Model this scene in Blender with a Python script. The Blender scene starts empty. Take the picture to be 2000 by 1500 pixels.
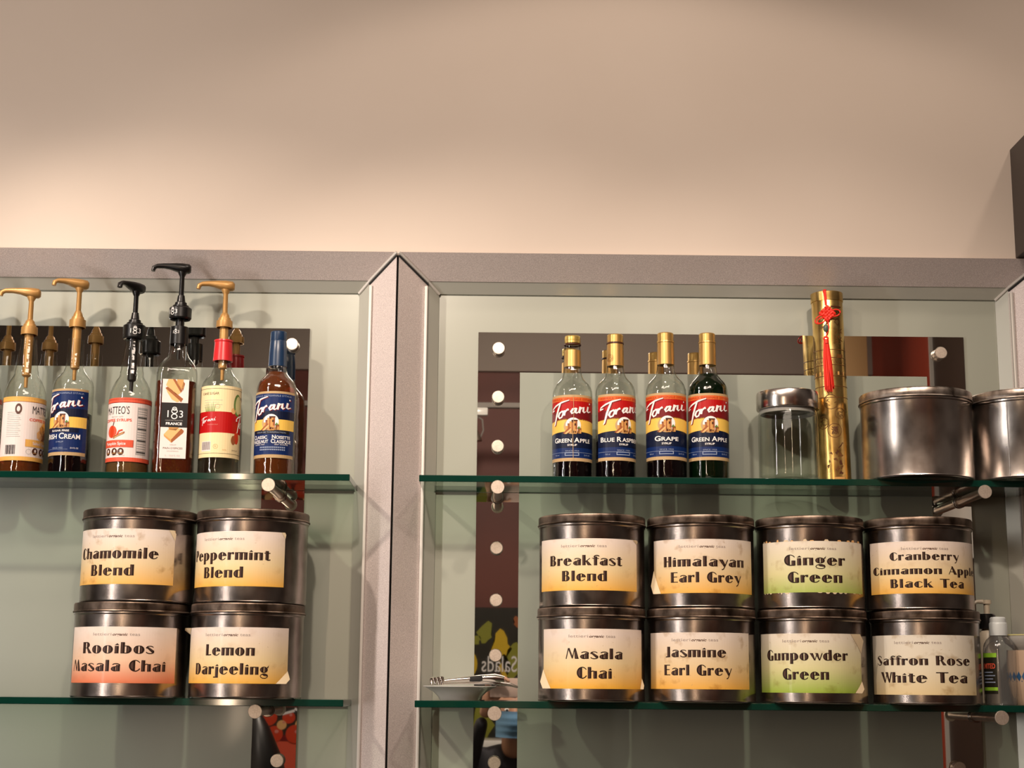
import bpy, bmesh, math, random
from mathutils import Vector, Matrix
random.seed(7)
SC = bpy.context.scene
COL = SC.collection
PI = math.pi
R_ = math.radians

# ------------------------------------------------------------------ camera
F_PX = 3070.0
CAM_D = 3.05
PITCH = math.atan(595 / F_PX)
cam_data = bpy.data.cameras.new('camera')
cam_data.sensor_width = 36.0
cam_data.lens = F_PX / 2000 * 36.0
cam_data.clip_start = 0.02
cam = bpy.data.objects.new('camera', cam_data)
COL.objects.link(cam)
ROT = Matrix.Rotation(-R_(0.47), 4, 'Z') @ Matrix.Rotation(PI / 2 + PITCH, 4, 'X') @ Matrix.Rotation(R_(0.5), 4, 'Z')
CP = Vector((0, -CAM_D, 1.6))
cam.matrix_world = Matrix.Translation(CP) @ ROT
SC.camera = cam
ROT3 = ROT.to_3x3()

def at(px, py, y=0.0):
    """point of the vertical plane y seen at that spot of the photograph"""
    d = ROT3 @ Vector(((px - 1000) / F_PX, (750 - py) / F_PX, -1.0))
    t = (y - CP.y) / d.y
    return CP + d * t

def refl(px, py, y):
    """room point at depth y (<0) that the mirror plane y=0 shows there"""
    p = at(px, py, -y)
    return Vector((p.x, y, p.z))

# ------------------------------------------------------------------ world, exposure, lights
SC.view_settings.view_transform = 'Standard'
SC.view_settings.look = 'None'
SC.view_settings.gamma = 1.0
SC.view_settings.exposure = 0.52
SC.view_settings.use_curve_mapping = False
w = bpy.data.worlds.new('world'); SC.world = w; w.use_nodes = True
w.node_tree.nodes['Background'].inputs[0].default_value = (0.9, 0.8, 0.7, 1)
w.node_tree.nodes['Background'].inputs[1].default_value = 0.15
try:
    SC.cycles.max_bounces = 10
    SC.cycles.transparent_max_bounces = 24
    SC.cycles.caustics_reflective = False
    SC.cycles.caustics_refractive = False
    SC.cycles.sample_clamp_indirect = 4.0
    SC.cycles.use_denoising = True
except Exception:
    pass

def light(name, kind, loc, target, power, color, size=0.1, size_y=None, spot=None, blend=0.5):
    d = bpy.data.lights.new(name, kind)
    d.energy = power; d.color = color
    if kind == 'AREA':
        d.size = size
        if size_y: d.shape = 'RECTANGLE'; d.size_y = size_y
    else:
        d.shadow_soft_size = size
    if kind == 'SPOT':
        d.spot_size = R_(spot); d.spot_blend = blend
    o = bpy.data.objects.new(name, d); COL.objects.link(o)
    o.location = loc
    o.rotation_euler = (Vector(target) - Vector(loc)).to_track_quat('-Z', 'Y').to_euler()
    return o

WARM = (1.0, 0.74, 0.50); WARM2 = (1.0, 0.83, 0.69); NEUTRAL = (1.0, 0.93, 0.88)
light('track_spot_lamp', 'SPOT', (-0.34, -1.40, 2.85), (0.05, 0, 1.68), 33, WARM2, 0.03, spot=66, blend=0.6)
light('track_spot_lamp', 'SPOT', (-1.35, -1.15, 3.0), (-0.45, 0, 1.82), 44, WARM2, 0.035, spot=56, blend=0.7)
light('track_spot_lamp', 'SPOT', (0.55, -1.45, 3.0), (0.62, 0, 1.70), 31, WARM2, 0.03, spot=60, blend=0.8)
light('recessed_downlight', 'SPOT', (0.25, -0.80, 3.42), (0.25, -0.80, 1.0), 10.5, WARM2, 0.05, spot=130, blend=0.2)
light('recessed_downlight', 'SPOT', (-1.25, -0.95, 3.10), (-1.02, -.06, 2.16), 11, WARM2, 0.06, spot=48, blend=0.8)
light('recessed_downlight', 'SPOT', (1.34, -0.86, 3.38), (1.10, -.3, 2.1), 6, WARM2, 0.045, spot=100, blend=0.6)
light('cooler_light', 'AREA', (-1.75, -1.5, 1.95), (0, 0, 1.95), 13, NEUTRAL, 0.06, 2.0)
light('tin_streak_strip', 'AREA', (-1.06, -3.6, 2.05), (0, 0, 2.0), 8, WARM, 0.05, 1.5)  # warm strip added out of view to draw the orange streak on the tins
light('front_fill', 'AREA', (0.0, -2.3, 3.35), (0.0, -1.2, 0), 18, WARM2, 1.4, 0.5)  # unseen general fill, brightens shelves and labels from the front
light('room_fill', 'SPOT', (0.1, -2.2, 3.3), (0.1, -4.2, 1.5), 85, WARM2, 0.1, spot=120, blend=0.7)  # added fill aimed back at the person and the red wall
light('ceiling_fill', 'AREA', (0.3, -3.2, 2.6), (0.3, -3.2, 3.4), 13, WARM2, 2.5, 0.3)  # added uplight, keeps the ceiling from turning black in the mirrors

# ------------------------------------------------------------------ materials
MAT = {}
def mat(name, col=(.8, .8, .8), rough=0.5, metal=0.0, emit=None, es=1.0, coat=0.0, aniso=0.0, spec=0.5, trans=0.0, sheen=0.0):
    if name in MAT: return MAT[name]
    m = bpy.data.materials.new(name); m.use_nodes = True
    b = m.node_tree.nodes['Principled BSDF']
    b.inputs['Base Color'].default_value = (*col, 1)
    b.inputs['Roughness'].default_value = rough
    b.inputs['Metallic'].default_value = metal
    b.inputs['Coat Weight'].default_value = coat
    b.inputs['Coat Roughness'].default_value = 0.08
    b.inputs['Anisotropic'].default_value = aniso
    b.inputs['Specular IOR Level'].default_value = spec
    b.inputs['Transmission Weight'].default_value = trans
    if emit:
        b.inputs['Emission Color'].default_value = (*emit, 1)
        b.inputs['Emission Strength'].default_value = es
    MAT[name] = m
    return m

def nodes(m):
    nt = m.node_tree
    return nt, nt.nodes, nt.links, nt.nodes['Principled BSDF']

def add_noise(m, scale, c0, c1, lo=0.35, hi=0.65, detail=6, stretch=(1, 1, 1), bump=0.0, bumpd=0.001, rough=None, coord='Object'):
    nt, N, L, b = nodes(m)
    tc = N.new('ShaderNodeTexCoord'); mp = N.new('ShaderNodeMapping')
    mp.inputs['Scale'].default_value = stretch
    nz = N.new('ShaderNodeTexNoise'); nz.inputs['Scale'].default_value = scale; nz.inputs['Detail'].default_value = detail
    cr = N.new('ShaderNodeValToRGB')
    cr.color_ramp.elements[0].position = lo; cr.color_ramp.elements[1].position = hi
    cr.color_ramp.elements[0].color = (*c0, 1); cr.color_ramp.elements[1].color = (*c1, 1)
    L.new(tc.outputs[coord], mp.inputs[0]); L.new(mp.outputs[0], nz.inputs[0]); L.new(nz.outputs[0], cr.inputs[0])
    L.new(cr.outputs[0], b.inputs['Base Color'])
    if rough:
        mr = N.new('ShaderNodeMapRange')
        mr.inputs['To Min'].default_value = rough[0]; mr.inputs['To Max'].default_value = rough[1]
        L.new(nz.outputs[0], mr.inputs[0]); L.new(mr.outputs[0], b.inputs['Roughness'])
    if bump:
        bp = N.new('ShaderNodeBump'); bp.inputs['Strength'].default_value = bump; bp.inputs['Distance'].default_value = bumpd
        L.new(nz.outputs[0], bp.inputs['Height']); L.new(bp.outputs[0], b.inputs['Normal'])
    return m

def M(n): return MAT[n]

# plaster, frames, panels
add_noise(mat('cream_plaster', rough=0.72), 2.2, (.62, .525, .445), (.65, .555, .475), bump=0.06, bumpd=0.002)
def speck(name, a, b_, metal, rough):
    m = mat(name, a, rough, metal)
    nt, N, L, b = nodes(m)
    tc = N.new('ShaderNodeTexCoord'); nz = N.new('ShaderNodeTexNoise'); nz.inputs['Scale'].default_value = 650; nz.inputs['Detail'].default_value = 2
    cr = N.new('ShaderNodeValToRGB'); cr.color_ramp.elements[0].position = .38; cr.color_ramp.elements[1].position = .66
    cr.color_ramp.elements[0].color = (*a, 1); cr.color_ramp.elements[1].color = (*b_, 1)
    L.new(tc.outputs['Object'], nz.inputs[0]); L.new(nz.outputs[0], cr.inputs[0]); L.new(cr.outputs[0], b.inputs['Base Color'])
    bp = N.new('ShaderNodeBump'); bp.inputs['Strength'].default_value = .15; bp.inputs['Distance'].default_value = .0004
    L.new(nz.outputs[0], bp.inputs['Height']); L.new(bp.outputs[0], b.inputs['Normal'])
speck('frame_metal', (.60, .52, .50), (.82, .73, .70), 0.25, 0.42)
mat('bead_metal', (.62, .59, .55), 0.5, 0.25)
mat('reveal_metal', (.50, .50, .44), 0.35, 0.3)
mat('gap_black', (.01, .01, .01), 0.8)
mat('panel_paint', (.385, .40, .335), 0.30, coat=0.15)
mat('frosted_panel', (.31, .335, .28), 0.30, coat=0.2)
mat('mirror', (.86, .87, .85), 0.015, 1.0)
mat('brushed_steel', (.62, .56, .50), 0.28, 1.0)
add_noise(mat('stud_face', rough=0.42, metal=0.85), 300, (.66, .56, .47), (.78, .68, .58))
mat('steel_dark', (.30, .26, .23), 0.25, 1.0)

# tins
def tin(name, c0, c1, r0, r1, scale=26):
    m = mat(name, c0, r0, 1.0, aniso=0.9)
    nt, N, L, b = nodes(m)
    tg = N.new('ShaderNodeTangent'); tg.direction_type = 'RADIAL'; tg.axis = 'Z'
    L.new(tg.outputs[0], b.inputs['Tangent'])
    add_noise(m, scale, c0, c1, .35, .62, 8, (1, 1, .7), bump=.10, bumpd=.0012, rough=(r0, r1))
    return m
tin('tin_body', (.20, .165, .145), (.36, .315, .285), .13, .26)
tin('tin_body_bright', (.42, .375, .345), (.62, .57, .53), .12, .24)
tin('tin_lid', (.055, .038, .028), (.22, .165, .13), .24, .45, 34)
tin('tin_lid_bright', (.14, .11, .09), (.48, .42, .37), .20, .40, 34)
mat('steel_lid', (.70, .64, .60), .18, 1.0, aniso=.6)

# glass
def thin_glass(name, tint, edge, gloss=0.05, rough=0.0, fres=1.45, wav=0.0, body=0.0, bodycol=(.8, .8, .8)):
    m = bpy.data.materials.new(name); m.use_nodes = True
    N = m.node_tree.nodes; L = m.node_tree.links
    N.clear()
    out = N.new('ShaderNodeOutputMaterial')
    lw = N.new('ShaderNodeLayerWeight'); lw.inputs['Blend'].default_value = 0.32
    cr = N.new('ShaderNodeValToRGB')
    cr.color_ramp.elements[0].position = .35; cr.color_ramp.elements[0].color = (*tint, 1)
    cr.color_ramp.elements[1].position = .98; cr.color_ramp.elements[1].color = (*edge, 1)
    L.new(lw.outputs['Facing'], cr.inputs[0])
    tr = N.new('ShaderNodeBsdfTransparent'); L.new(cr.outputs[0], tr.inputs[0])
    nz = N.new('ShaderNodeTexNoise'); nz.inputs['Scale'].default_value = 55; nz.inputs['Detail'].default_value = 2
    tcg = N.new('ShaderNodeTexCoord'); L.new(tcg.outputs['Object'], nz.inputs[0])
    bp = N.new('ShaderNodeBump'); bp.inputs['Strength'].default_value = wav; bp.inputs['Distance'].default_value = .004; L.new(nz.outputs[0], bp.inputs['Height'])
    gl = N.new('ShaderNodeBsdfGlossy'); L.new(bp.outputs[0], gl.inputs['Normal']); gl.inputs['Roughness'].default_value = rough; gl.inputs['Color'].default_value = (1, 1, 1, 1)
    l2 = N.new('ShaderNodeLayerWeight'); l2.inputs['Blend'].default_value = 0.5
    pw = N.new('ShaderNodeMath'); pw.operation = 'POWER'; pw.inputs[1].default_value = 4.5; L.new(l2.outputs['Facing'], pw.inputs[0])
    fr = N.new('ShaderNodeMath'); fr.operation = 'MULTIPLY_ADD'; fr.inputs[1].default_value = .80; fr.inputs[2].default_value = gloss; L.new(pw.outputs[0], fr.inputs[0])
    mx = N.new('ShaderNodeMixShader'); L.new(fr.outputs[0], mx.inputs[0])
    if body:
        df = N.new('ShaderNodeBsdfDiffuse'); df.inputs[0].default_value = (*bodycol, 1)
        m0 = N.new('ShaderNodeMixShader'); m0.inputs[0].default_value = body
        L.new(tr.outputs[0], m0.inputs[1]); L.new(df.outputs[0], m0.inputs[2]); L.new(m0.outputs[0], mx.inputs[1])
    else:
        L.new(tr.outputs[0], mx.inputs[1])
    L.new(gl.outputs[0], mx.inputs[2]); L.new(mx.outputs[0], out.inputs[0])
    MAT[name] = m
thin_glass('bottle_glass', (.92, .93, .90), (.30, .31, .28), gloss=.07, rough=.035, wav=.30)
thin_glass('jar_glass', (.95, .96, .94), (.55, .57, .53), rough=.02, gloss=.02)
thin_glass('shelf_face', (.78, .86, .80), (.66, .78, .70), rough=.02)
thin_glass('squeeze_plastic', (.80, .81, .82), (.35, .36, .38), rough=.08, body=.08)
thin_glass('syrup_amber', (.52, .155, .035), (.16, .03, .006), rough=.04, fres=1.2, body=.30, bodycol=(.32, .085, .02))
thin_glass('syrup_brown', (.30, .05, .012), (.10, .015, .004), rough=.04, fres=1.2, body=.40, bodycol=(.16, .030, .010))
thin_glass('syrup_honey', (.62, .36, .16), (.30, .15, .05), rough=.04, fres=1.2, body=.30, bodycol=(.36, .20, .08))
m = mat('shelf_edge', (.002, .032, .021), 0.06, 0, spec=.6, coat=.3)
mat('syrup_dark', (.003, .0015, .002), .10, spec=.15)
mat('syrup_green', (.001, .007, .002), .10, spec=.15)
thin_glass('syrup_green_neck', (.03, .22, .05), (.004, .03, .008), rough=.03, body=.2, bodycol=(.01, .08, .015))

# plastics, papers
for n, c, r in [('pump_gold', (.50, .27, .085), .38), ('pump_black', (.006, .0055, .0055), .30), ('cap_gold', (.62, .38, .12), .3),
                ('foil_gold', (.60, .36, .12), .34), ('cap_yellow', (.80, .56, .16), .25), ('cap_blue', (.010, .032, .080), .3), ('foil_red', (.62, .025, .03), .28),
                ('cup_white', (.75, .74, .70), .2), ('frosted_cap', (.62, .66, .66), .35), ('cream_soap', (.62, .53, .40), .4),
                ('red_cord', (.85, .03, .012), .5), ('jade', (.10, .13, .10), .15), ('mug_blue', (.04, .12, .26), .2), ('mug_tan', (.52, .38, .27), .35)]:
    mat(n, c, r, metal=.75 if n in ('cap_gold', 'foil_gold', 'cap_yellow') else (.35 if n == 'pump_gold' else 0))
add_noise(mat('gold_tube', (.8, .55, .18), .24, 1.0, aniso=.5), 40, (.70, .44, .13), (.86, .60, .22), rough=(.16, .32))
inks = {'ink_black': (.012, .01, .01), 'ink_brown': (.10, .045, .03), 'ink_hi': (.30, .21, .175), 'ink_white': (.86, .84, .82), 'ink_grey': (.42, .40, .38),
        'ink_red': (.44, .006, .006), 'ink_darkred': (.17, .006, .008), 'ink_orange': (.66, .13, .025), 'ink_yellow': (.83, .53, .10), 'ink_navy': (.003, .007, .030),
        'ink_blue': (.004, .020, .105), 'ink_gold': (.50, .34, .17), 'ink_tan': (.62, .32, .10), 'ink_brick': (.33, .10, .03), 'ink_deepbrown': (.07, .02, .008),
        'ink_cream': (.82, .67, .38), 'ink_pinkwhite': (.80, .70, .66), 'ink_coral': (.70, .10, .05), 'ink_amberstripe': (.78, .42, .10), 'ink_paleorange': (.80, .45, .18),
        'ink_green': (.12, .22, .05), 'ink_lime': (.28, .55, .04), 'ink_pinkred': (.70, .25, .20), 'ink_engrave': (.13, .05, .012), 'ink_greyblue': (.30, .36, .50),
        'ink_apple': (.60, .56, .26), 'ink_boardgreen': (.25, .26, .03), 'ink_boarddark': (.020, .018, .012), 'ink_boardyellow': (.62, .42, .02), 'ink_tomato': (.60, .05, .015), 'ink_skin': (.50, .25, .15), 'ink_print_grey': (.34, .27, .24)}
for n, c in inks.items(): mat(n, c, .40, coat=.06, spec=.25)

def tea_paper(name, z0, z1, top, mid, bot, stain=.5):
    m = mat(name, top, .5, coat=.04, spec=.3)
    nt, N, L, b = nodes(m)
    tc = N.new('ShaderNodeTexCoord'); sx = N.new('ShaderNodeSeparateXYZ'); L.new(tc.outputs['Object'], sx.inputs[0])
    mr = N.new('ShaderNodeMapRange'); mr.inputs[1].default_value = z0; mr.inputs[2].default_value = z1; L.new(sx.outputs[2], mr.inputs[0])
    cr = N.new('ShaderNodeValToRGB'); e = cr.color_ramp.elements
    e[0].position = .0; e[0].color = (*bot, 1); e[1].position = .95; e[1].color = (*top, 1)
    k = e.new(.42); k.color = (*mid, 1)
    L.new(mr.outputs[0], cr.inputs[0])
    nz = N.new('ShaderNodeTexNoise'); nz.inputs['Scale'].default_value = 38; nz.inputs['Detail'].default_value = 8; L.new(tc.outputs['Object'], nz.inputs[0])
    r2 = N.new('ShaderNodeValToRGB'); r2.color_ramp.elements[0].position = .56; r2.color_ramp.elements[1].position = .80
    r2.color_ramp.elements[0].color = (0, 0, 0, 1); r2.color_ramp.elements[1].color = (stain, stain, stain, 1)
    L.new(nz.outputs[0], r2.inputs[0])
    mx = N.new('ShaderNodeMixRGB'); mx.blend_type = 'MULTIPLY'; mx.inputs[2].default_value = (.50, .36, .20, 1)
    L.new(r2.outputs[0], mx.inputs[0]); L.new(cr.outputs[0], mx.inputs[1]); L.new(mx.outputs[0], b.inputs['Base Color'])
PINKW = (.80, .68, .60)
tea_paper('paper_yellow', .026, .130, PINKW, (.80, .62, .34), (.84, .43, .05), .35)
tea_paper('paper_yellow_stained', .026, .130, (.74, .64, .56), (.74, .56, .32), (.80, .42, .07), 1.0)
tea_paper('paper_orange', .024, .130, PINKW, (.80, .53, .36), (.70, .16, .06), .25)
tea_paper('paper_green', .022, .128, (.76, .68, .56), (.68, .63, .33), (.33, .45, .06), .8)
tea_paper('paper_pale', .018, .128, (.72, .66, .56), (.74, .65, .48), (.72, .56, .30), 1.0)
mat('paper_fold', (.72, .58, .38), .5)
mat('paper_fold_dark', (.50, .36, .18), .5)

# ------------------------------------------------------------------ object helpers
def tag(o, label=None, cat=None, group=None, kind=None):
    if label: o['label'] = label
    if cat: o['category'] = cat
    if group: o['group'] = group
    if kind: o['kind'] = kind
    return o

def thing(name, loc, label, cat, group=None, rz=0.0):
    o = bpy.data.objects.new(name, None); COL.objects.link(o)
    o.empty_display_size = .02
    o.location = loc; o.rotation_euler = (0, 0, rz)
    return tag(o, label, cat, group)

def link(name, me, parent=None, mats=(), loc=None):
    o = bpy.data.objects.new(name, me); COL.objects.link(o)
    for m_ in mats: me.materials.append(M(m_) if isinstance(m_, str) else m_)
    if parent: o.parent = parent
    if loc is not None: o.location = loc
    return o

def finish(bm, name, parent=None, mats=(), smooth=True, angle=32, loc=None, recalc=True):
    if recalc: bmesh.ops.recalc_face_normals(bm, faces=bm.faces)
    if smooth:
        for f in bm.faces: f.smooth = True
        a = R_(angle)
        for e in bm.edges:
            if len(e.link_faces) == 2 and e.calc_face_angle(0) > a: e.smooth = False
    me = bpy.data.meshes.new(name); bm.to_mesh(me); bm.free()
    return link(name, me, parent, mats, loc)

def bm_box(bm, x0, x1, y0, y1, z0, z1, mi=0):
    v = [bm.verts.new((x, y, z)) for x in (x0, x1) for y in (y0, y1) for z in (z0, z1)]
    for q in ((0, 1, 3, 2), (4, 6, 7, 5), (0, 4, 5, 1), (2, 3, 7, 6), (0, 2, 6, 4), (1, 5, 7, 3)):
        f = bm.faces.new([v[i] for i in q]); f.material_index = mi
    return v

def box(name, x0, x1, y0, y1, z0, z1, m_, parent=None, bevel=0.0, loc=None):
    bm = bmesh.new(); bm_box(bm, x0, x1, y0, y1, z0, z1)
    if bevel: bmesh.ops.bevel(bm, geom=list(bm.edges), offset=bevel, segments=2, affect='EDGES', profile=.5)
    return finish(bm, name, parent, (m_,), loc=loc)

def bm_lathe(bm, prof, seg=48, cx=0, cy=0, z0=0, closed=False, mi=0, sq=None):
    """prof: (r,z) list. sq: superellipse exponent function of z for squared bottles"""
    rings = []
    for r, z in prof:
        if r < 1e-6:
            rings.append([bm.verts.new((cx, cy, z0 + z))]); continue
        ring = []
        for i in range(seg):
            a = 2 * PI * i / seg
            c, s = math.cos(a), math.sin(a)
            k = r
            if sq:
                n = sq(z)
                if n > 2.01: k = r / (abs(c) ** n + abs(s) ** n) ** (1 / n)
            ring.append(bm.verts.new((cx + k * c, cy + k * s, z0 + z)))
        rings.append(ring)
    pairs = list(zip(rings[:-1], rings[1:]))
    for a, b in pairs:
        if len(a) == 1 and len(b) == 1: continue
        for i in range(seg):
            j = (i + 1) % seg
            if len(a) == 1: f = bm.faces.new((a[0], b[j], b[i]))
            elif len(b) == 1: f = bm.faces.new((a[i], a[j], b[0]))
            else: f = bm.faces.new((a[i], a[j], b[j], b[i]))
            f.material_index = mi

def lathe(name, prof, m_, parent=None, seg=48, loc=None, sq=None, angle=32):
    bm = bmesh.new(); bm_lathe(bm, prof, seg, sq=sq)
    return finish(bm, name, parent, (m_,), loc=loc, angle=angle)

def loft(bm, secs, n=10, power=3.0, mi=0):
    """secs: (center, tangent, half_w, half_h)"""
    rings = []
    for c, t, hw, hh in secs:
        t = Vector(t).normalized(); up = Vector((0, 0, 1))
        side = t.cross(up)
        if side.length < 1e-4: side = Vector((0, 1, 0))
        side.normalize(); up2 = side.cross(t).normalized()
        ring = []
        for i in range(n):
            a = 2 * PI * i / n; ca, sa = math.cos(a), math.sin(a)
            k = 1 / (abs(ca) ** power + abs(sa) ** power) ** (1 / power)
            ring.append(bm.verts.new(Vector(c) + side * (hw * ca * k) + up2 * (hh * sa * k)))
        rings.append(ring)
    for a, b in zip(rings[:-1], rings[1:]):
        for i in range(n):
            j = (i + 1) % n
            bm.faces.new((a[i], a[j], b[j], b[i])).material_index = mi
    bm.faces.new(rings[0]).material_index = mi; bm.faces.new(rings[-1]).material_index = mi

def tube(bm, pts, r, n=8, mi=0, closed=False):
    pts = [Vector(p) for p in pts]
    rings = []
    N_ = len(pts)
    for k, p in enumerate(pts):
        if closed: t = pts[(k + 1) % N_] - pts[k - 1]
        else: t = pts[min(k + 1, N_ - 1)] - pts[max(k - 1, 0)]
        t.normalize()
        ref = Vector((0, 0, 1)) if abs(t.z) < .9 else Vector((1, 0, 0))
        s = t.cross(ref).normalized(); u = s.cross(t)
        rr = r[k] if isinstance(r, (list, tuple)) else r
        rings.append([bm.verts.new(p + s * rr * math.cos(2 * PI * i / n) + u * rr * math.sin(2 * PI * i / n)) for i in range(n)])
    prs = list(zip(rings[:-1], rings[1:]))
    if closed: prs.append((rings[-1], rings[0]))
    for a, b in prs:
        for i in range(n):
            j = (i + 1) % n
            bm.faces.new((a[i], a[j], b[j], b[i])).material_index = mi
    if not closed:
        bm.faces.new(rings[0]).material_index = mi; bm.faces.new(rings[-1]).material_index = mi

# ------------------------------------------------------------------ flat print wrapped on surfaces
_txt = {}
def text_tris(s, bold=0.0, shear=0.0):
    key = (s, bold, shear)
    if key in _txt: return _txt[key]
    c = bpy.data.curves.new('print_text', 'FONT'); c.body = s; c.size = 1.0; c.resolution_u = 3
    c.offset = bold; c.shear = shear; c.fill_mode = 'FRONT'
    o = bpy.data.objects.new('print_text', c)
    me = bpy.data.meshes.new_from_object(o)
    vs = [(v.co.x, v.co.y) for v in me.vertices]
    tr = [[vs[i] for i in p.vertices] for p in me.polygons]
    bpy.data.objects.remove(o); bpy.data.curves.remove(c); bpy.data.meshes.remove(me)
    if vs: bb = (min(v[0] for v in vs), max(v[0] for v in vs))
    else: bb = (0, 1)
    _txt[key] = (tr, bb)
    return _txt[key]

def facing(o, deg):
    """angle of a label given relative to the line of sight"""
    return R_(deg) + math.atan2(-o.location.x, CAM_D + o.location.y)

class Print:
    """coloured flat shapes in (u, v) metres, later wrapped on a surface"""
    def __init__(s): s.p = []
    def poly(s, pts, m_, layer=1): s.p.append((list(pts), m_, layer)); return s
    def rect(s, u0, v0, u1, v1, m_, layer=1): return s.poly([(u0, v0), (u1, v0), (u1, v1), (u0, v1)], m_, layer)
    def disc(s, u, v, ru, rv, m_, layer=1, n=20, a0=0, a1=360):
        full = a1 - a0 >= 360
        pts = [(u + ru * math.cos(R_(a0 + (a1 - a0) * i / n)), v + rv * math.sin(R_(a0 + (a1 - a0) * i / n))) for i in range(n if full else n + 1)]
        return s.poly(pts, m_, layer)
    def line(s, pts, w, m_, layer=1):
        """stroke with width (or one width per point)"""
        n = len(pts); L, Rr = [], []
        for k, (x, y) in enumerate(pts):
            a = pts[max(k - 1, 0)]; b = pts[min(k + 1, n - 1)]
            dx, dy = b[0] - a[0], b[1] - a[1]; d = math.hypot(dx, dy) or 1
            ww = (w[k] if isinstance(w, (list, tuple)) else w) / 2
            L.append((x - dy / d * ww, y + dx / d * ww)); Rr.append((x + dy / d * ww, y - dx / d * ww))
        for k in range(n - 1):
            s.poly([L[k], L[k + 1], Rr[k + 1], Rr[k]], m_, layer)
        return s
    def ring(s, u, v, r, w, m_, layer=1, n=24):
        return s.line([(u + r * math.cos(2 * PI * i / n), v + r * math.sin(2 * PI * i / n)) for i in range(n + 1)], w, m_, layer)
    def text(s, t, u, v, h, m_, width=None, layer=2, bold=0.0, shear=0.0, align='c', flip=False):
        tr, (x0, x1) = text_tris(t, bold, shear)
        k = h / .70; kx = k if width is None else width / max(x1 - x0, 1e-6)
        off = {'c': (x0 + x1) / 2, 'l': x0, 'r': x1}[align]
        for t_ in tr: s.poly([(u + (x - off) * kx, v + y * k) for x, y in t_], m_, layer)
        return s
    def build(s, name, fmap, parent=None, step=None, umin=-1, umax=1, eps=.00014):
        bm = bmesh.new(); names = []
        for pts, m_, ly in s.p:
            if m_ not in names: names.append(m_)
            mi = names.index(m_)
            try: f = bm.faces.new([bm.verts.new((a, ly * 1.0, b)) for a, b in pts])
            except ValueError: continue
            f.material_index = mi
        big = [f for f in bm.faces if len(f.verts) > 4]
        if big: bmesh.ops.triangulate(bm, faces=big)
        if step:
            us = [v.co.x for v in bm.verts]; a, b = min(us), max(us)
            k = math.ceil(a / step)
            while k * step < b:
                bmesh.ops.bisect_plane(bm, geom=list(bm.verts) + list(bm.edges) + list(bm.faces), plane_co=(k * step, 0, 0), plane_no=(1, 0, 0), dist=1e-7)
                k += 1
        for v in bm.verts:
            v.co = fmap(v.co.x, v.co.z, v.co.y * eps)
        me = bpy.data.meshes.new(name); bm.to_mesh(me); bm.free()
        return link(name, me, parent, names)

def cyl_map(r, a0=0.0, taper=None):
    def f(u, v, off):
        a = u / r + a0; rr = (r if taper is None else taper(v)) + .0003 + off
        return Vector((rr * math.sin(a), -rr * math.cos(a), v))
    return f

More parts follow.
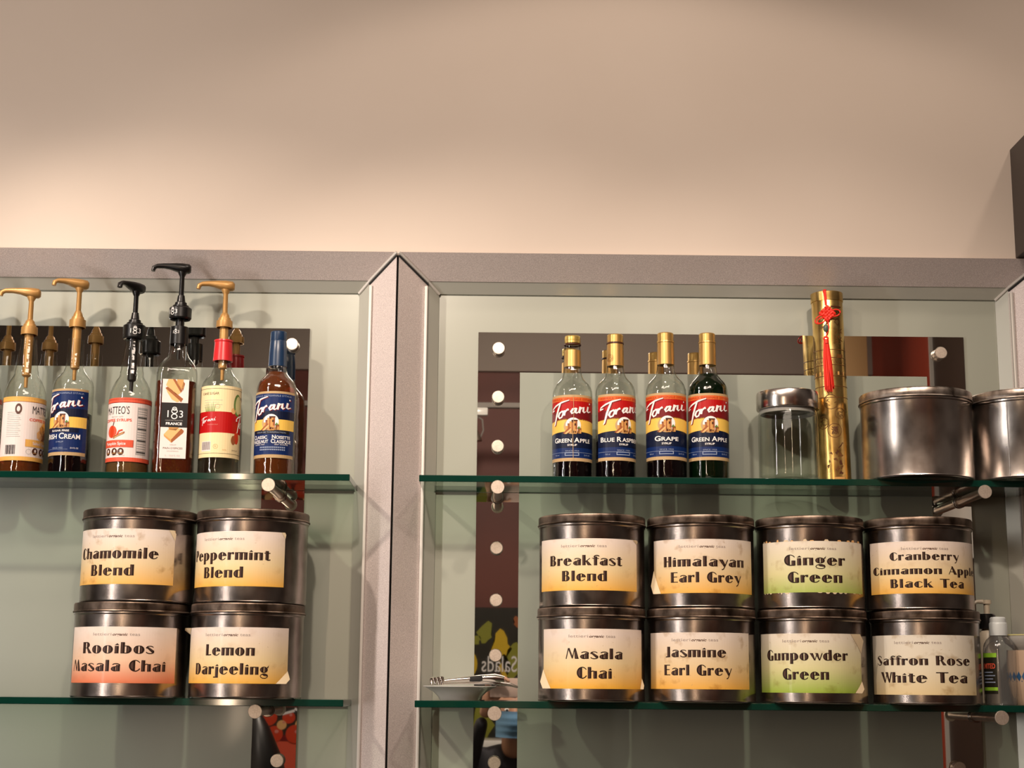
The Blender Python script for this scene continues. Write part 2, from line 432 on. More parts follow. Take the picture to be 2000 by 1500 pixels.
# ------------------------------------------------------------------ art-deco lettering of the tea tins
W_ = .33
def g_parts(ch):
    """returns list of ('d'|'h', polygon) and the advance; cap height 1"""
    out = []
    def P(pts, hi=None):
        out.append(('d', pts))
        if hi: out.append(('h', hi))
    def S(x, y0, y1, w=W_):
        P([(x, y0), (x + w, y0), (x + w, y1), (x, y1)], [(x + w * .16, y0 + .05), (x + w * .50, y0 + .05), (x + w * .50, y1 - .05), (x + w * .16, y1 - .05)])
    def arcpts(cx, cy, rx, ry, a0, a1, n=10):
        return [(cx + rx * math.cos(R_(a0 + (a1 - a0) * i / n)), cy + ry * math.sin(R_(a0 + (a1 - a0) * i / n))) for i in range(n + 1)]
    def L(cx, cy, rx, ry):
        P(arcpts(cx, cy, rx, ry, 90, 270), arcpts(cx - .05, cy, rx * .66, ry * .70, 110, 250))
    def Rr(cx, cy, rx, ry):
        P(arcpts(cx, cy, rx, ry, -90, 90), arcpts(cx + rx * .12, cy, rx * .42, ry * .72, -80, 80))
    def T(pts, w=.075):
        pr = Print(); pr.line(pts, w, 'd')
        for q, _, _ in pr.p: out.append(('d', q))
    def A(cx, cy, rx, ry, a0, a1, w=.075): T(arcpts(cx, cy, rx, ry, a0, a1), w)
    def caret(x): P([(x - .02, .74), (x + W_ + .04, .74), (x + W_ * .62, .90)])
    if ch == 'a':
        S(.46, 0, .56, .34); A(.46, .50, .34, .17, 5, 155, .085); L(.42, .21, .40, .23); T([(.38, .40), (.5, .42)]); T([(.38, .03), (.5, .03)]); adv = .88
    elif ch == 'b': S(0, 0, 1); Rr(.46, .35, .42, .36); T([(.3, .03), (.5, .03)]); T([(.3, .67), (.5, .67)]); adv = .96
    elif ch == 'c': L(.44, .35, .44, .37); A(.44, .35, .40, .335, 35, 95); A(.44, .35, .40, .335, -95, -30); adv = .86
    elif ch == 'd': L(.42, .35, .42, .37); S(.56, 0, 1); T([(.38, .68), (.6, .66)]); T([(.38, .02), (.6, .03)]); adv = .98
    elif ch == 'e':
        L(.42, .35, .42, .37); P([(.50, .40)] + arcpts(.48, .36, .42, .35, 0, 84, 6), None); P([(.60, .42), (.84, .42), (.66, .62)], None)
        T([(.40, .385), (.90, .385)], .06); A(.44, .35, .40, .335, -95, -28); T([(.38, .685), (.56, .69)], .06); adv = .96
        out.append(('h', [(.62, .44), (.76, .44), (.66, .60)]))
    elif ch == 'f': S(.14, 0, .84, .32); A(.42, .80, .26, .16, 25, 180, .10); T([(0, .66), (.62, .66)]); adv = .62
    elif ch == 'g':
        L(.38, .44, .36, .27); Rr(.46, .44, .34, .27); T([(.34, .69), (.5, .69)], .06); T([(.34, .19), (.5, .19)], .06)
        P([(.68, .60), (.92, .86), (.84, .60)]); A(.44, -.12, .38, .20, 0, 360, .07); P([(.20, .05), (.40, -.10), (.82, -.16), (.80, .02), (.40, .06)], [(.30, .02), (.44, -.06), (.70, -.10), (.70, -.02)]); adv = .92
    elif ch == 'h': S(0, 0, 1); T([(.3, .60), (.45, .66), (.58, .64)]); S(.52, 0, .66); adv = .92
    elif ch == 'i': S(.02, 0, .66); caret(.02); adv = .44
    elif ch == 'j': S(.06, -.30, .66); caret(.06); P([(-.16, -.30), (.30, -.30), (.30, -.20), (-.14, -.20)]); adv = .46
    elif ch == 'k': S(0, 0, 1); T([(.30, .34), (.74, .68)]); P([(.34, .36), (.50, .46), (.92, 0), (.52, 0)], [(.42, .34), (.48, .36), (.74, .05), (.62, .05)]); adv = .92
    elif ch == 'l': S(.02, 0, 1); adv = .44
    elif ch == 'm': S(0, 0, .69); S(.44, 0, .69); S(.88, 0, .69); T([(.3, .66), (1.0, .66)]); adv = 1.28
    elif ch == 'n': S(0, 0, .69); S(.50, 0, .69); T([(.3, .66), (.6, .66)]); adv = .90
    elif ch == 'o': L(.38, .35, .38, .37); Rr(.50, .35, .38, .37); T([(.34, .69), (.54, .69)], .06); T([(.34, .01), (.54, .01)], .06); adv = .94
    elif ch == 'p': S(0, -.34, .68); Rr(.46, .35, .40, .36); T([(.3, .03), (.5, .03)]); T([(.3, .67), (.5, .67)]); adv = .94
    elif ch == 'r': S(0, 0, .69); T([(.30, .52), (.42, .64), (.58, .66)], .10); P([(.46, .50), (.64, .50), (.64, .70), (.46, .70)]); adv = .68
    elif ch == 's':
        A(.34, .52, .30, .16, 20, 200, .07); A(.36, .17, .32, .15, -175, 20, .08); P([(.02, .56), (.16, .64), (.72, .26), (.66, .08), (.50, .12)], [(.12, .54), (.20, .56), (.60, .26), (.54, .22)]); adv = .74
    elif ch == 't': S(.12, .04, .86, .32); T([(0, .66), (.60, .66)]); A(.42, .14, .22, .12, 190, 330, .09); adv = .64
    elif ch == 'u': S(0, 0, .68); S(.48, 0, .68); T([(.3, .04), (.5, .04)]); adv = .88
    elif ch == 'w':
        P([(0, .68), (.32, .68), (.56, 0), (.42, 0)], [(.12, .62), (.22, .62), (.48, .08), (.44, .08)]); T([(.50, .02), (.66, .50)]); P([(.54, .68), (.82, .68), (1.0, 0), (.88, 0)], [(.64, .62), (.72, .62), (.94, .1), (.90, .1)]); T([(.96, .02), (1.22, .68)], .10); adv = 1.24
    elif ch == 'y': P([(0, .68), (.36, .68), (.62, .14), (.46, -.02)], [(.14, .62), (.24, .62), (.50, .12), (.46, .10)]); T([(.84, .68), (.56, .02), (.42, -.24), (.26, -.30)], .09); adv = .86
    elif ch == 'A': T([(.04, 0), (.46, 1.0)], .08); P([(.36, 1.02), (.50, 1.02), (1.02, 0), (.64, 0), (.36, .80)], [(.46, .84), (.50, .84), (.86, .06), (.76, .06)]); T([(.2, .33), (.7, .33)]); adv = 1.04
    elif ch == 'B': S(0, 0, 1, .35); Rr(.46, .75, .28, .26); Rr(.46, .27, .36, .28); T([(.3, .965), (.5, .965)]); T([(.3, .03), (.5, .03)]); T([(.34, .52), (.52, .52)], .06); adv = .92
    elif ch == 'C': L(.52, .5, .52, .52); A(.52, .5, .46, .48, 35, 95); A(.52, .5, .46, .48, -95, -30, .09); adv = .98
    elif ch == 'D': S(0, 0, 1, .32); Rr(.44, .5, .44, .5); T([(.3, .965), (.5, .965)]); T([(.3, .03), (.5, .03)]); adv = .96
    elif ch == 'E': S(0, 0, 1, .34); T([(.3, .96), (.76, .96)]); T([(.3, .54), (.70, .54)]); T([(.3, .04), (.78, .04)]); adv = .84
    elif ch == 'G': L(.52, .5, .52, .52); A(.52, .5, .46, .48, 32, 95); T([(.46, .02), (.9, .02)], .09); S(.64, 0, .46, .34); adv = 1.04
    elif ch == 'H': S(0, 0, 1); S(.52, 0, 1); T([(.3, .52), (.56, .52)]); adv = .92
    elif ch == 'J': S(.10, .0, 1, .34); P([(-.10, -.02), (.42, .0), (.30, .12), (-.08, .06)]); adv = .52
    elif ch == 'L': S(0, 0, 1, .34); T([(.3, .04), (.66, .07)], .09); adv = .70
    elif ch == 'M': T([(.06, 0), (.28, 1.0)], .09); P([(.22, 1.02), (.40, 1.02), (.74, .12), (.62, .02)], [(.32, .90), (.38, .90), (.66, .16), (.62, .16)]); T([(.66, .04), (.88, 1.0)]); P([(.84, 1.02), (.98, 1.02), (1.26, 0), (.90, 0)], [(.92, .84), (.96, .84), (1.12, .06), (1.0, .06)]); adv = 1.30
    elif ch == 'P': S(0, 0, 1, .34); Rr(.46, .70, .34, .30); T([(.3, .965), (.5, .965)]); T([(.3, .43), (.5, .43)]); adv = .84
    elif ch == 'R': S(0, 0, 1, .34); Rr(.46, .74, .32, .27); T([(.3, .965), (.5, .965)]); T([(.34, .48), (.5, .48)], .06); P([(.44, .50), (.62, .52), (1.02, 0), (.66, 0)], [(.54, .44), (.60, .44), (.86, .06), (.74, .06)]); adv = 1.0
    elif ch == 'S': A(.38, .74, .32, .24, 10, 200, .07); A(.38, .26, .34, .24, -170, 20, .08); P([(.03, .78), (.20, .90), (.80, .34), (.70, .10), (.50, .22)], [(.14, .74), (.24, .80), (.68, .34), (.60, .28)]); adv = .84
    elif ch == 'T': S(.34, 0, .98, .36); T([(0, .96), (1.04, .96)], .09); adv = 1.0
    elif ch == 'W': P([(0, 1), (.34, 1), (.58, 0), (.44, 0)], [(.12, .92), (.24, .92), (.50, .1), (.46, .1)]); T([(.52, .02), (.70, .72)]); P([(.56, 1), (.86, 1), (1.06, 0), (.94, 0)], [(.66, .92), (.76, .92), (1.0, .1), (.96, .1)]); T([(1.0, .02), (1.24, 1.0)], .12); adv = 1.26
    else: adv = .55
    return out, adv

def deco(pr, s, uc, v, h, width, layer=2):
    x = 0; items = []
    for ch in s:
        parts, adv = g_parts(ch)
        items.append((x, parts)); x += adv + .055
    tot = x - .055; kx = width / tot
    for x0, parts in items:
        for kd, pts in parts:
            pr.poly([(uc - width / 2 + (x0 + a) * kx, v + b * h) for a, b in pts], 'ink_deco' if kd == 'd' else 'ink_deco_hi', layer if kd == 'd' else layer + 1)
mat('ink_deco', (.022, .010, .007), .5, spec=.15)
mat('ink_deco_hi', (.085, .045, .034), .5, spec=.15)

# script wordmark, strokes digitised in label space (x right, y up, label half width 1)
SCRIPT = [([(-.955, .10), (-.93, .22), (-.79, .36), (-.52, .50), (-.12, .61)], [.03, .05, .06, .06, .03]),
          ([(-.955, .10), (-.86, .15)], [.05, .04]),
          ([(-.56, .48), (-.66, .18), (-.74, -.10), (-.83, -.58), (-.87, -.64)], [.06, .075, .08, .06, .02]),
          ([(-.47, .06), (-.60, -.02), (-.66, -.18), (-.60, -.28), (-.50, -.24), (-.43, -.08), (-.44, .06), (-.50, .08)], [.05, .07, .085, .07, .055, .06, .05, .04]),
          ([(-.46, .02), (-.36, .08)], .04),
          ([(-.34, .10), (-.38, -.16)], .085), ([(-.37, -.06), (-.26, .10), (-.15, .15)], [.04, .06, .08]),
          ([(.21, .19), (.06, .16), (-.03, .02), (.01, -.07), (.10, -.02), (.22, .18)], [.05, .07, .085, .06, .045, .05]),
          ([(.23, .22), (.17, -.02), (.24, -.05), (.33, .02)], [.08, .085, .05, .03]),
          ([(.43, .28), (.36, -.04)], .085), ([(.37, .04), (.48, .22), (.58, .26), (.56, .06), (.60, .0), (.68, .06)], [.035, .05, .085, .085, .05, .03]),
          ([(.79, .32), (.75, .08), (.80, .04), (.90, .10)], [.08, .085, .05, .03])]
def wordmark(pr, uc, vc, r, s, m_='ink_white', layer=3, half=.98, vs=None):
    """r: bottle radius, s: scale (1 = full label)"""
    vs = vs or s
    def cv(x, y): return (uc + math.asin(max(-.985, min(.985, x * half))) * r * s if s > .8 else uc + x * 1.25 * r * s, vc + y * .039 * vs)
    for dx, dy, mm, ly in ((.0, 0, m_, layer),) + (((.035, -.03, 'ink_darkred' if m_ == 'ink_white' and s > .8 else m_, layer - 1),) if s > .8 else ()):
        for pts, wd in SCRIPT:
            ww = [k * r * 1.38 * s for k in wd] if isinstance(wd, list) else wd * r * 1.38 * s
            pr.line([cv(x + dx, y + dy) for x, y in pts], ww, mm, ly)
        u, v = cv(.86 + dx, .47 + dy); pr.disc(u, v, .0016 * s, .0018 * s, mm, ly, 8)
        if isinstance(ww, float): pass

# ================================================================== STRUCTURE
Y_RIDGE, Y_EDGE = -.070, -.020
SHELF_Y = -.160
ZT = at(975, 929, SHELF_Y).z           # top of upper shelves
ZB = at(975, 1369.5, SHELF_Y).z        # top of lower shelves
SH_T = .0122
XR_L = at(768, 930, Y_RIDGE).x         # ridge between the bays
X0 = at(829, 930, Y_EDGE).x            # right bay: inner edge of left jamb
XL1 = at(712, 930, Y_EDGE).x           # left bay: inner edge of right jamb
X1 = at(1969, 562, Y_EDGE).x
ZO = at(778, 492, Y_RIDGE).z
ZI = at(900, 550, Y_EDGE).z
BAYW = X1 - X0
XL0 = XL1 - BAYW
JW = X0 - XR_L
Z_LOW = 1.0
Z_CEIL = 3.45

struct = lambda o: tag(o, kind='structure')
struct(box('wall_back', -2.7, 2.3, -.060, .30, ZO - .004, Z_CEIL, 'cream_plaster'))
struct(box('wall_lower', -2.7, 2.3, -.060, .30, 0, Z_LOW, 'cream_plaster'))

def prism(name, quad_front, yb, m_, parent, bevel=0.0):
    """quad_front: list of 3d points (front face); extruded straight back to y=yb"""
    bm = bmesh.new()
    a = [bm.verts.new(p) for p in quad_front]; b = [bm.verts.new((p[0], yb, p[2])) for p in quad_front]
    bm.faces.new(a); bm.faces.new(list(reversed(b)))
    n = len(a)
    for i in range(n):
        j = (i + 1) % n
        bm.faces.new((a[i], b[i], b[j], a[j]))
    return finish(bm, name, parent, (m_,), smooth=False)

def bay(k, xl, xr):
    """frame of sloped metal mouldings round a bay; xl, xr: inner edges of the jambs"""
    t = bpy.data.objects.new('trim_%d' % k, None); COL.objects.link(t); struct(t)
    t.empty_display_size = .05
    g = .0013
    ol, orr = xl - JW + g, xr + JW - g
    prism('header', [(ol, Y_RIDGE, ZO), (orr, Y_RIDGE, ZO), (xr, Y_EDGE, ZI), (xl, Y_EDGE, ZI)], .004, 'frame_metal', t)
    for side, xi, xo in ((-1, xl, ol), (1, xr, orr)):
        prism('jamb', [(xo, Y_RIDGE, ZO - .004), (xi, Y_EDGE, ZI - .004), (xi, Y_EDGE, Z_LOW), (xo, Y_RIDGE, Z_LOW)], .004, 'frame_metal', t)
        # glazing bead along the inner edge and the deeper reveal
        d = -side
        box('bead', min(xi, xi - d * .006), max(xi, xi - d * .006), Y_EDGE - .011, Y_EDGE - .001, Z_LOW, ZI - .012, 'bead_metal', t, .0015)
        prism('reveal', [(xi, Y_EDGE + .002, ZI), (xi + d * .0215, -.0015, ZI - .0215), (xi + d * .0215, -.0015, Z_LOW), (xi, Y_EDGE + .002, Z_LOW)], .004, 'reveal_metal', t)
        # bright mitre bars
        bm = bmesh.new()
        tube(bm, [(xo, Y_RIDGE - .001, ZO - .001), (xi, Y_EDGE - .001, ZI - .001)], .0032, 8)
        finish(bm, 'mitre_bar', t, ('bead_metal',))
        bm = bmesh.new()
        tube(bm, [(xi, Y_EDGE, ZI - .001), (xi + d * .022, -.003, ZI - .0225)], .0030, 8)
        finish(bm, 'mitre_bar', t, ('bead_metal',))
        bm = bmesh.new()
        off = d * .0032
        tube(bm, [(xo - off * 0, Y_RIDGE - .0005, ZO - .0075), (xi - off * 0, Y_EDGE - .0005, ZI - .0075)], .0022, 6)
        finish(bm, 'mitre_gap', t, ('gap_black',))
    prism('header_reveal', [(xl, Y_EDGE + .002, ZI), (xr, Y_EDGE + .002, ZI), (xr - .0215, -.0015, ZI - .0215), (xl + .0215, -.0015, ZI - .0215)], .004, 'reveal_metal', t)
    return t
bay(1, XL0, XL1)
bay(2, X0, X1)
bay(3, X1 + 2 * JW, X1 + 2 * JW + BAYW)
struct(box('trim_4', XR_L - .004, XR_L + .004, -.050, .004, Z_LOW, ZO - .006, 'gap_black'))
struct(box('trim_5', X1 + JW - .004, X1 + JW + .004, -.050, .004, Z_LOW, ZO - .006, 'gap_black'))
struct(box('wall_recess', -2.7, 2.3, .003, .30, Z_LOW, ZO - .004, 'panel_paint'))

# mirrors with a frosted middle and plugs; left one shows right half only
def mirror(xl, xr, zt, ixl, ixr, izt, label, plugs):
    t = thing('wall_mirror', (0, 0, 0), label, 'mirror', 'mirrors in the shelf bays')
    box('mirror_glass', xl, xr, -.0010, .0025, Z_LOW + .05, zt, 'mirror', t)
    box('frosted_panel', ixl, ixr, -.0022, -.0011, Z_LOW + .12, izt, 'frosted_panel', t)
    for x, z in plugs:
        p = lathe('plug', [(0, 0), (.0105, 0), (.0105, .012), (.0125, .0125), (.0125, .0150), (.0118, .0160), (0, .0160)], 'brushed_steel', t, 28, loc=(x, -.001, z))
        p.rotation_euler = (PI / 2, 0, 0)
        c = lathe('plug_cap', [(0, 0), (.0112, 0), (.0112, .0006), (0, .0007)], 'stud_face', p, 28, loc=(0, 0, .0160))
MX0, MX1 = at(931, 930, 0).x, at(1894, 930, 0).x
MZ = at(1400, 654, 0).z
IX0, IX1 = at(1014, 930, 0).x, at(1818, 930, 0).x
IZ = at(1400, 732, 0).z
plug_x = at(973, 775, -.016).x
plug_xr = at(1838, 690, -.016).x
pz = [at(975, y, -.016).z for y in (680, 775, 871, 1070, 1172, 1280, 1490)]
pzr = [at(1850, y, -.016).z for y in (689, 784, 880, 1080, 1182, 1290, 1500)]
mirror(MX0, MX1, MZ, IX0, IX1, IZ, 'tall mirror with frosted middle behind the right-hand shelves', [(plug_x, z) for z in pz] + [(plug_xr, z) for z in pzr])
LMX1 = at(596, 930, 0).x; LIX1 = at(512, 930, 0).x
LMZ = at(300, 639, 0).z; LIZ = at(300, 717, 0).z
lpx = at(570, 672, -.016).x
lz = [at(570, y, -.016).z for y in (672, 768, 864, 1062, 1165, 1272, 1486)]
mirror(LMX1 - (MX1 - MX0), LMX1, LMZ, LIX1 - (IX1 - IX0), LIX1, LIZ, 'tall mirror with frosted middle behind the left-hand shelves', [(lpx, z) for z in lz] + [(lpx - (plug_xr - plug_x), z) for z in lz])

# ================================================================== room behind the camera (seen in mirrors and metal)
mat('red_wall', (.105, .020, .010), .55)
add_noise(MAT['red_wall'], 1.5, (.10, .020, .011), (.15, .030, .015))
mat('ceiling_plaster', (.32, .27, .235), .8)
mat('tan_paint', (.42, .26, .12), .5)
mat('brown_paint', (.035, .022, .017), .5)
mat('dark_red_paint', (.36, .05, .022), .5)
mat('floor_tile', (.10, .075, .06), .4)
mat('grey_paint', (.22, .20, .18), .7)
struct(box('ceiling', -2.7, 2.3, -5.2, .3, Z_CEIL, Z_CEIL + .1, 'ceiling_plaster'))
struct(box('floor', -2.7, 2.3, -5.2, .3, -.1, 0, 'floor_tile'))
struct(box('wall_front', -2.7, 2.3, -5.1, -4.9, 0, Z_CEIL, 'red_wall'))
struct(box('trim_9', -2.7, 2.3, -4.91, -4.86, 3.20, Z_CEIL, 'ceiling_plaster'))
struct(box('wall_left', -2.8, -2.6, -5.1, .3, 0, Z_CEIL, 'brown_paint'))
struct(box('wall_right', 1.92, 2.1, -3.76, .3, 0, Z_CEIL, 'brown_paint'))
struct(box('trim_6', 1.905, 1.925, -3.76, -3.745, 0, Z_CEIL, 'bead_metal'))
struct(box('trim_7', 1.92, 2.1, -4.9, -3.76, 0, Z_CEIL, 'dark_red_paint'))
c = box('square_column', 1.55, 1.69, -4.15, -4.0, 0, Z_CEIL, 'tan_paint', bevel=.004); c.name = 'trim_8'; struct(c)

# dark cupboard end that stands out of the upper wall at the right
pA = at(1972, 292, -.061); pB = at(1987, 505, -.061)
t = box('dark_cabinet', pA.x, pA.x + .45, -.30, -.060, ZO + .003, pA.z, 'brown_paint', bevel=.002)
tag(t, 'dark brown cabinet on the upper wall at the right edge', 'cabinet')

# picture board with the word Salads, seen reversed in the mirror strip
def flat_map(x, y, z, sx=-1):
    return lambda u, v, off: Vector((x + sx * u, y + off, z + v))
pa = refl(925, 1186, -4.86); pb = refl(1060, 1443, -4.86)
bx0, bx1 = pa.x - .30, pb.x + .35; bz1, bz0 = pa.z, pb.z
t = thing('menu_board', ((bx0 + bx1) / 2, -4.87, bz0), 'dark green picture board reading Salads, reflected in the mirror strip', 'sign')
box('backing', (bx0 - bx1) / 2, (bx1 - bx0) / 2, -.03, 0, 0, bz1 - bz0, 'ink_boarddark', t)
pr = Print()
hw = (bx1 - bx0) / 2; H = bz1 - bz0; cxb = (bx0 + bx1) / 2
def bu(px, py):
    q = refl(px, py, -4.86); return (-(q.x - cxb), q.z - bz0)
random.seed(3)
for px, py, r, mm in [(950, 1235, .035, 'ink_boardgreen'), (978, 1262, .045, 'ink_boardyellow'), (1004, 1290, .05, 'ink_boardgreen'), (985, 1300, .03, 'ink_boardyellow'), (940, 1410, .05, 'ink_boardgreen'), (960, 1390, .02, 'ink_boardyellow'), (930, 1250, .02, 'ink_boardgreen'), (1010, 1215, .02, 'ink_brick')]:
    u, v = bu(px, py)
    n = 13; ph = random.random() * 6
    pr.poly([(u + r * (1 + .45 * math.sin(3 * a + ph) * math.cos(2 * a)) * math.cos(a), v + 1.5 * r * (1 + .3 * math.cos(2 * a + ph)) * math.sin(a)) for a in [2 * PI * i / n for i in range(n)]], mm, 1)
u, v = bu(975, 1312)
pr.text('Salads', u, v, .078, 'ink_white', width=.175, layer=3)
for k in range(9):
    u = random.uniform(-hw + .06, hw - .06)
    if abs(u) > .2: pr.disc(u, random.uniform(.1, H - .1), .05, .07, random.choice(['ink_boardgreen', 'ink_boardyellow', 'ink_tomato']), 1)
pr.build('picture', flat_map(0, .001, 0), t, eps=.0012)

# display case below the board: white top and steel front
p1 = refl(930, 1446, -4.3)
t = thing('display_case', (0, -4.5, 0), 'white-topped steel display case, reflected at the foot of the mirror strip', 'display case')
box('case_top', -.66, 1.2, -.22, .22, p1.z - .045, p1.z, 'cup_white', t, .006)
box('case_body', -.64, 1.18, -.2, .2, 0, p1.z - .046, 'brushed_steel', t, .004)
box('case_line', -.64, 1.18, .2, .206, p1.z - .075, p1.z - .066, 'steel_dark', t)

# lamp rail crossing in front of the red wall
p1 = refl(930, 787, -4.2)
t = thing('lamp_rail', (0, -4.2, p1.z), 'white lamp rail with a hanging spot lamp, reflected in the mirror strip', 'lamp rail')
box('rail', -2.4, 1.5, -.02, .02, -.024, 0, 'grey_paint', t, .003)
box('junction_box', p1.x - .10, p1.x + .055, -.02, .03, -.062, -.026, 'cup_white', t, .004)
bm = bmesh.new(); tube(bm, [(p1.x + .0, 0, -.06), (p1.x + .03, 0, -.08), (p1.x + .035, 0, -.13), (p1.x + .02, 0, -.17)], .004)
finish(bm, 'lamp_bracket', t, ('grey_paint',))
l = lathe('lamp_head', [(0, 0), (.012, 0), (.014, -.03), (.034, -.07), (.036, -.08), (.030, -.078), (0, -.05)], 'brushed_steel', t, 24, loc=(p1.x - .005, 0, -.10))
# food poster and black dome seen low in the left strip
pa = refl(420, 1380, -4.86); pb = refl(640, 1476, -4.86)
t = thing('food_poster', (pa.x, -4.865, pb.z - .2), 'poster of red tomatoes above an orange band, reflected in the left mirror strip', 'poster')
wP = pb.x - pa.x; hP = pa.z - pb.z
box('backing', 0, wP, -.02, 0, 0, hP + .2, 'ink_coral', t)
pr = Print()
pr.rect(0, .2 + hP * .40, -wP, .2 + hP, 'ink_boarddark', 1); pr.rect(0, .2 + hP * .30, -wP, .2 + hP * .42, 'ink_darkred', 2)
for i in range(16):
    u = -wP * (.05 + .06 * i); v = .2 + hP * (.62 + .2 * math.sin(i * 2.1)); r = .035 + .012 * math.cos(i * 1.7)
    pr.disc(u, v, r, r * .95, 'ink_tomato' if i % 3 else 'ink_paleorange', 3 + i % 2); pr.disc(u - .01, v + .012, r * .25, r * .2, 'ink_pinkred', 5)
for i in range(5): pr.line([(-wP * (.1 + .2 * i), .2 + hP * .97), (-wP * (.2 + .2 * i), .2 + hP * .86), (-wP * (.3 + .2 * i), .2 + hP * .93)], .012, 'ink_white', 6)
pr.build('picture', flat_map(0, .001, 0), t, eps=.0012)
pc = refl(515, 1440, -2.55)
t = thing('coffee_grinder', (pc.x - .03, -2.55, 0), 'black domed coffee grinder, reflected low in the left mirror strip', 'grinder')
zt_ = refl(510, 1392, -2.55).z
lathe('dome', [(0, zt_), (.02, zt_ - .003), (.05, zt_ - .05), (.10, zt_ - .16), (.12, zt_ - .25), (.12, zt_ - .45), (0, zt_ - .45)], 'pump_black', t, 40)
lathe('knob', [(0, .03), (.028, .03), (.034, .02), (.034, 0), (0, 0)], 'brushed_steel', t, 24, loc=(.03, .10, zt_ - .27)).rotation_euler = (-PI / 2, 0, 0)
box('stand', -.14, .14, -.16, .16, 0, zt_ - .45, 'brown_paint', t, .01)
# white notice on the dark side wall, reflected behind the cranberry tin
pa = refl(1842, 995, -3.0); pb = refl(1897, 1078, -3.0)
t = box('paper_notice', 1.905, 1.915, -3.72, -3.20, 1.6 + .53, 1.6 + .765, 'cup_white', bevel=.001)
tag(t, 'white paper notice on the side wall, reflected behind the cranberry tin', 'notice')

# ------------------------------------------------------------------ the photographer, seen only in the mirror
def skin_mesh(name, chain_sets, m_, parent, sub=2):
    """chain_sets: dict of vertices {id:(co, r)}, edges list"""
    verts, edges, root = chain_sets
    me = bpy.data.meshes.new(name)
    ids = list(verts); me.from_pydata([verts[i][0] for i in ids], [], [])
    me.edges.add(len(edges))
    for k, (a, b) in enumerate(edges): me.edges[k].vertices = (ids.index(a), ids.index(b))
    me.update()
    o = bpy.data.objects.new(name, me); COL.objects.link(o)
    md = o.modifiers.new('skin', 'SKIN')
    if not me.skin_vertices: pass
    sl = me.skin_vertices[0].data if me.skin_vertices else None
    if sl is None:
        bpy.context.view_layer.objects.active = o
        bpy.ops.mesh.customdata_skin_add(); sl = me.skin_vertices[0].data
    for k, i in enumerate(ids):
        r = verts[i][1]; sl[k].radius = (r, r) if not isinstance(r, tuple) else r
        sl[k].use_root = (i == root)
    sb = o.modifiers.new('sub', 'SUBSURF'); sb.levels = sub; sb.render_levels = sub
    dg = bpy.context.evaluated_depsgraph_get()
    me2 = bpy.data.meshes.new_from_object(o.evaluated_get(dg))
    for p in me2.polygons: p.use_smooth = True
    bpy.data.objects.remove(o)
    me2.materials.clear()
    return link(name, me2, parent, (m_,))
mat('skin', (.50, .27, .17), .5); mat('jacket', (.02, .02, .025), .8); mat('trousers', (.02, .025, .04), .8); mat('hair', (.012, .008, .006), .6)
mat('mask_blue', (.16, .34, .55), .8); mat('phone_body', (.55, .42, .36), .3); mat('lens_black', (.01, .01, .012), .05)
PX, PY = .075, -3.42     # head axis
t = thing('person', (PX, PY, 0), 'person in dark jacket and blue face mask holding up a phone, reflected in the mirror', 'person')
t.rotation_euler = (0, 0, 0)
# local frame: looks towards +y
b = {'pel': ((0, -.08, .93), (.15, .11)), 'sp': ((0, -.10, 1.12), (.13, .10)), 'ch': ((0, -.10, 1.28), (.16, .11)), 'nb': ((0, -.08, 1.40), (.075, .07)),
     'sl': ((-.17, -.09, 1.34), .055), 'sr': ((.17, -.09, 1.34), .055), 'el': ((-.22, .06, 1.13), .042), 'er': ((.20, .08, 1.14), .042),
     'wl': ((-.125, .30, 1.49), .026), 'wr': ((.115, .30, 1.49), .026)}
skin_mesh('jacket', (b, [('pel', 'sp'), ('sp', 'ch'), ('ch', 'nb'), ('ch', 'sl'), ('ch', 'sr'), ('sl', 'el'), ('sr', 'er'), ('el', 'wl'), ('er', 'wr')], 'pel'), 'jacket', t)
b = {'p': ((0, -.08, .92), (.15, .11)), 'hl': ((-.10, -.08, .84), .09), 'hr': ((.10, -.08, .84), .09), 'kl': ((-.11, -.06, .48), .058), 'kr': ((.11, -.06, .48), .058), 'al': ((-.11, -.09, .09), .045), 'ar': ((.11, -.09, .09), .045)}
skin_mesh('trousers', (b, [('p', 'hl'), ('p', 'hr'), ('hl', 'kl'), ('hr', 'kr'), ('kl', 'al'), ('kr', 'ar')], 'p'), 'trousers', t)
for s in (-1, 1):
    bm = bmesh.new(); loft(bm, [((s * .11, -.15, .045), (0, 1, .0), .035, .04), ((s * .11, -.09, .05), (0, 1, 0), .042, .05), ((s * .115, .02, .04), (0, 1, 0), .045, .035), ((s * .12, .10, .025), (0, 1, 0), .03, .02)], 12, 2.4)
    finish(bm, 'shoe', t, ('hair',))
# head: ellipsoid shaped with nose, brow, ears, plus neck
def head():
    bm = bmesh.new()
    bmesh.ops.create_icosphere(bm, subdivisions=4, radius=1)
    for v in bm.verts:
        x, y, z = v.co
        w_ = .078 * (1 - .16 * max(0, -z) ** 1.5); d_ = .098
        nx, ny, nz = x * w_, y * d_, z * .118
        if y > 0:
            g = math.exp(-((x / .16) ** 2 + ((z + .14) / .24) ** 2)); ny += .022 * g * (y > .3)          # nose
            e = math.exp(-(((abs(x) - .42) / .17) ** 2 + ((z - .05) / .12) ** 2)); ny -= .010 * e         # eye sockets
            ny -= .010 * max(0, -z - .35)
            ny += .006 * math.exp(-((x / .3) ** 2 + ((z + .45) / .10) ** 2))
            ny += .010 * math.exp(-((x / .3) ** 2 + ((z + .85) / .16) ** 2))
        ex = math.exp(-(((y + .05) / .16) ** 2 + ((z + .02) / .24) ** 2))
        nx += math.copysign(.012 * ex * (abs(x) > .8), x)
        v.co = (nx, ny, nz)
    return bm
HZ = 1.512
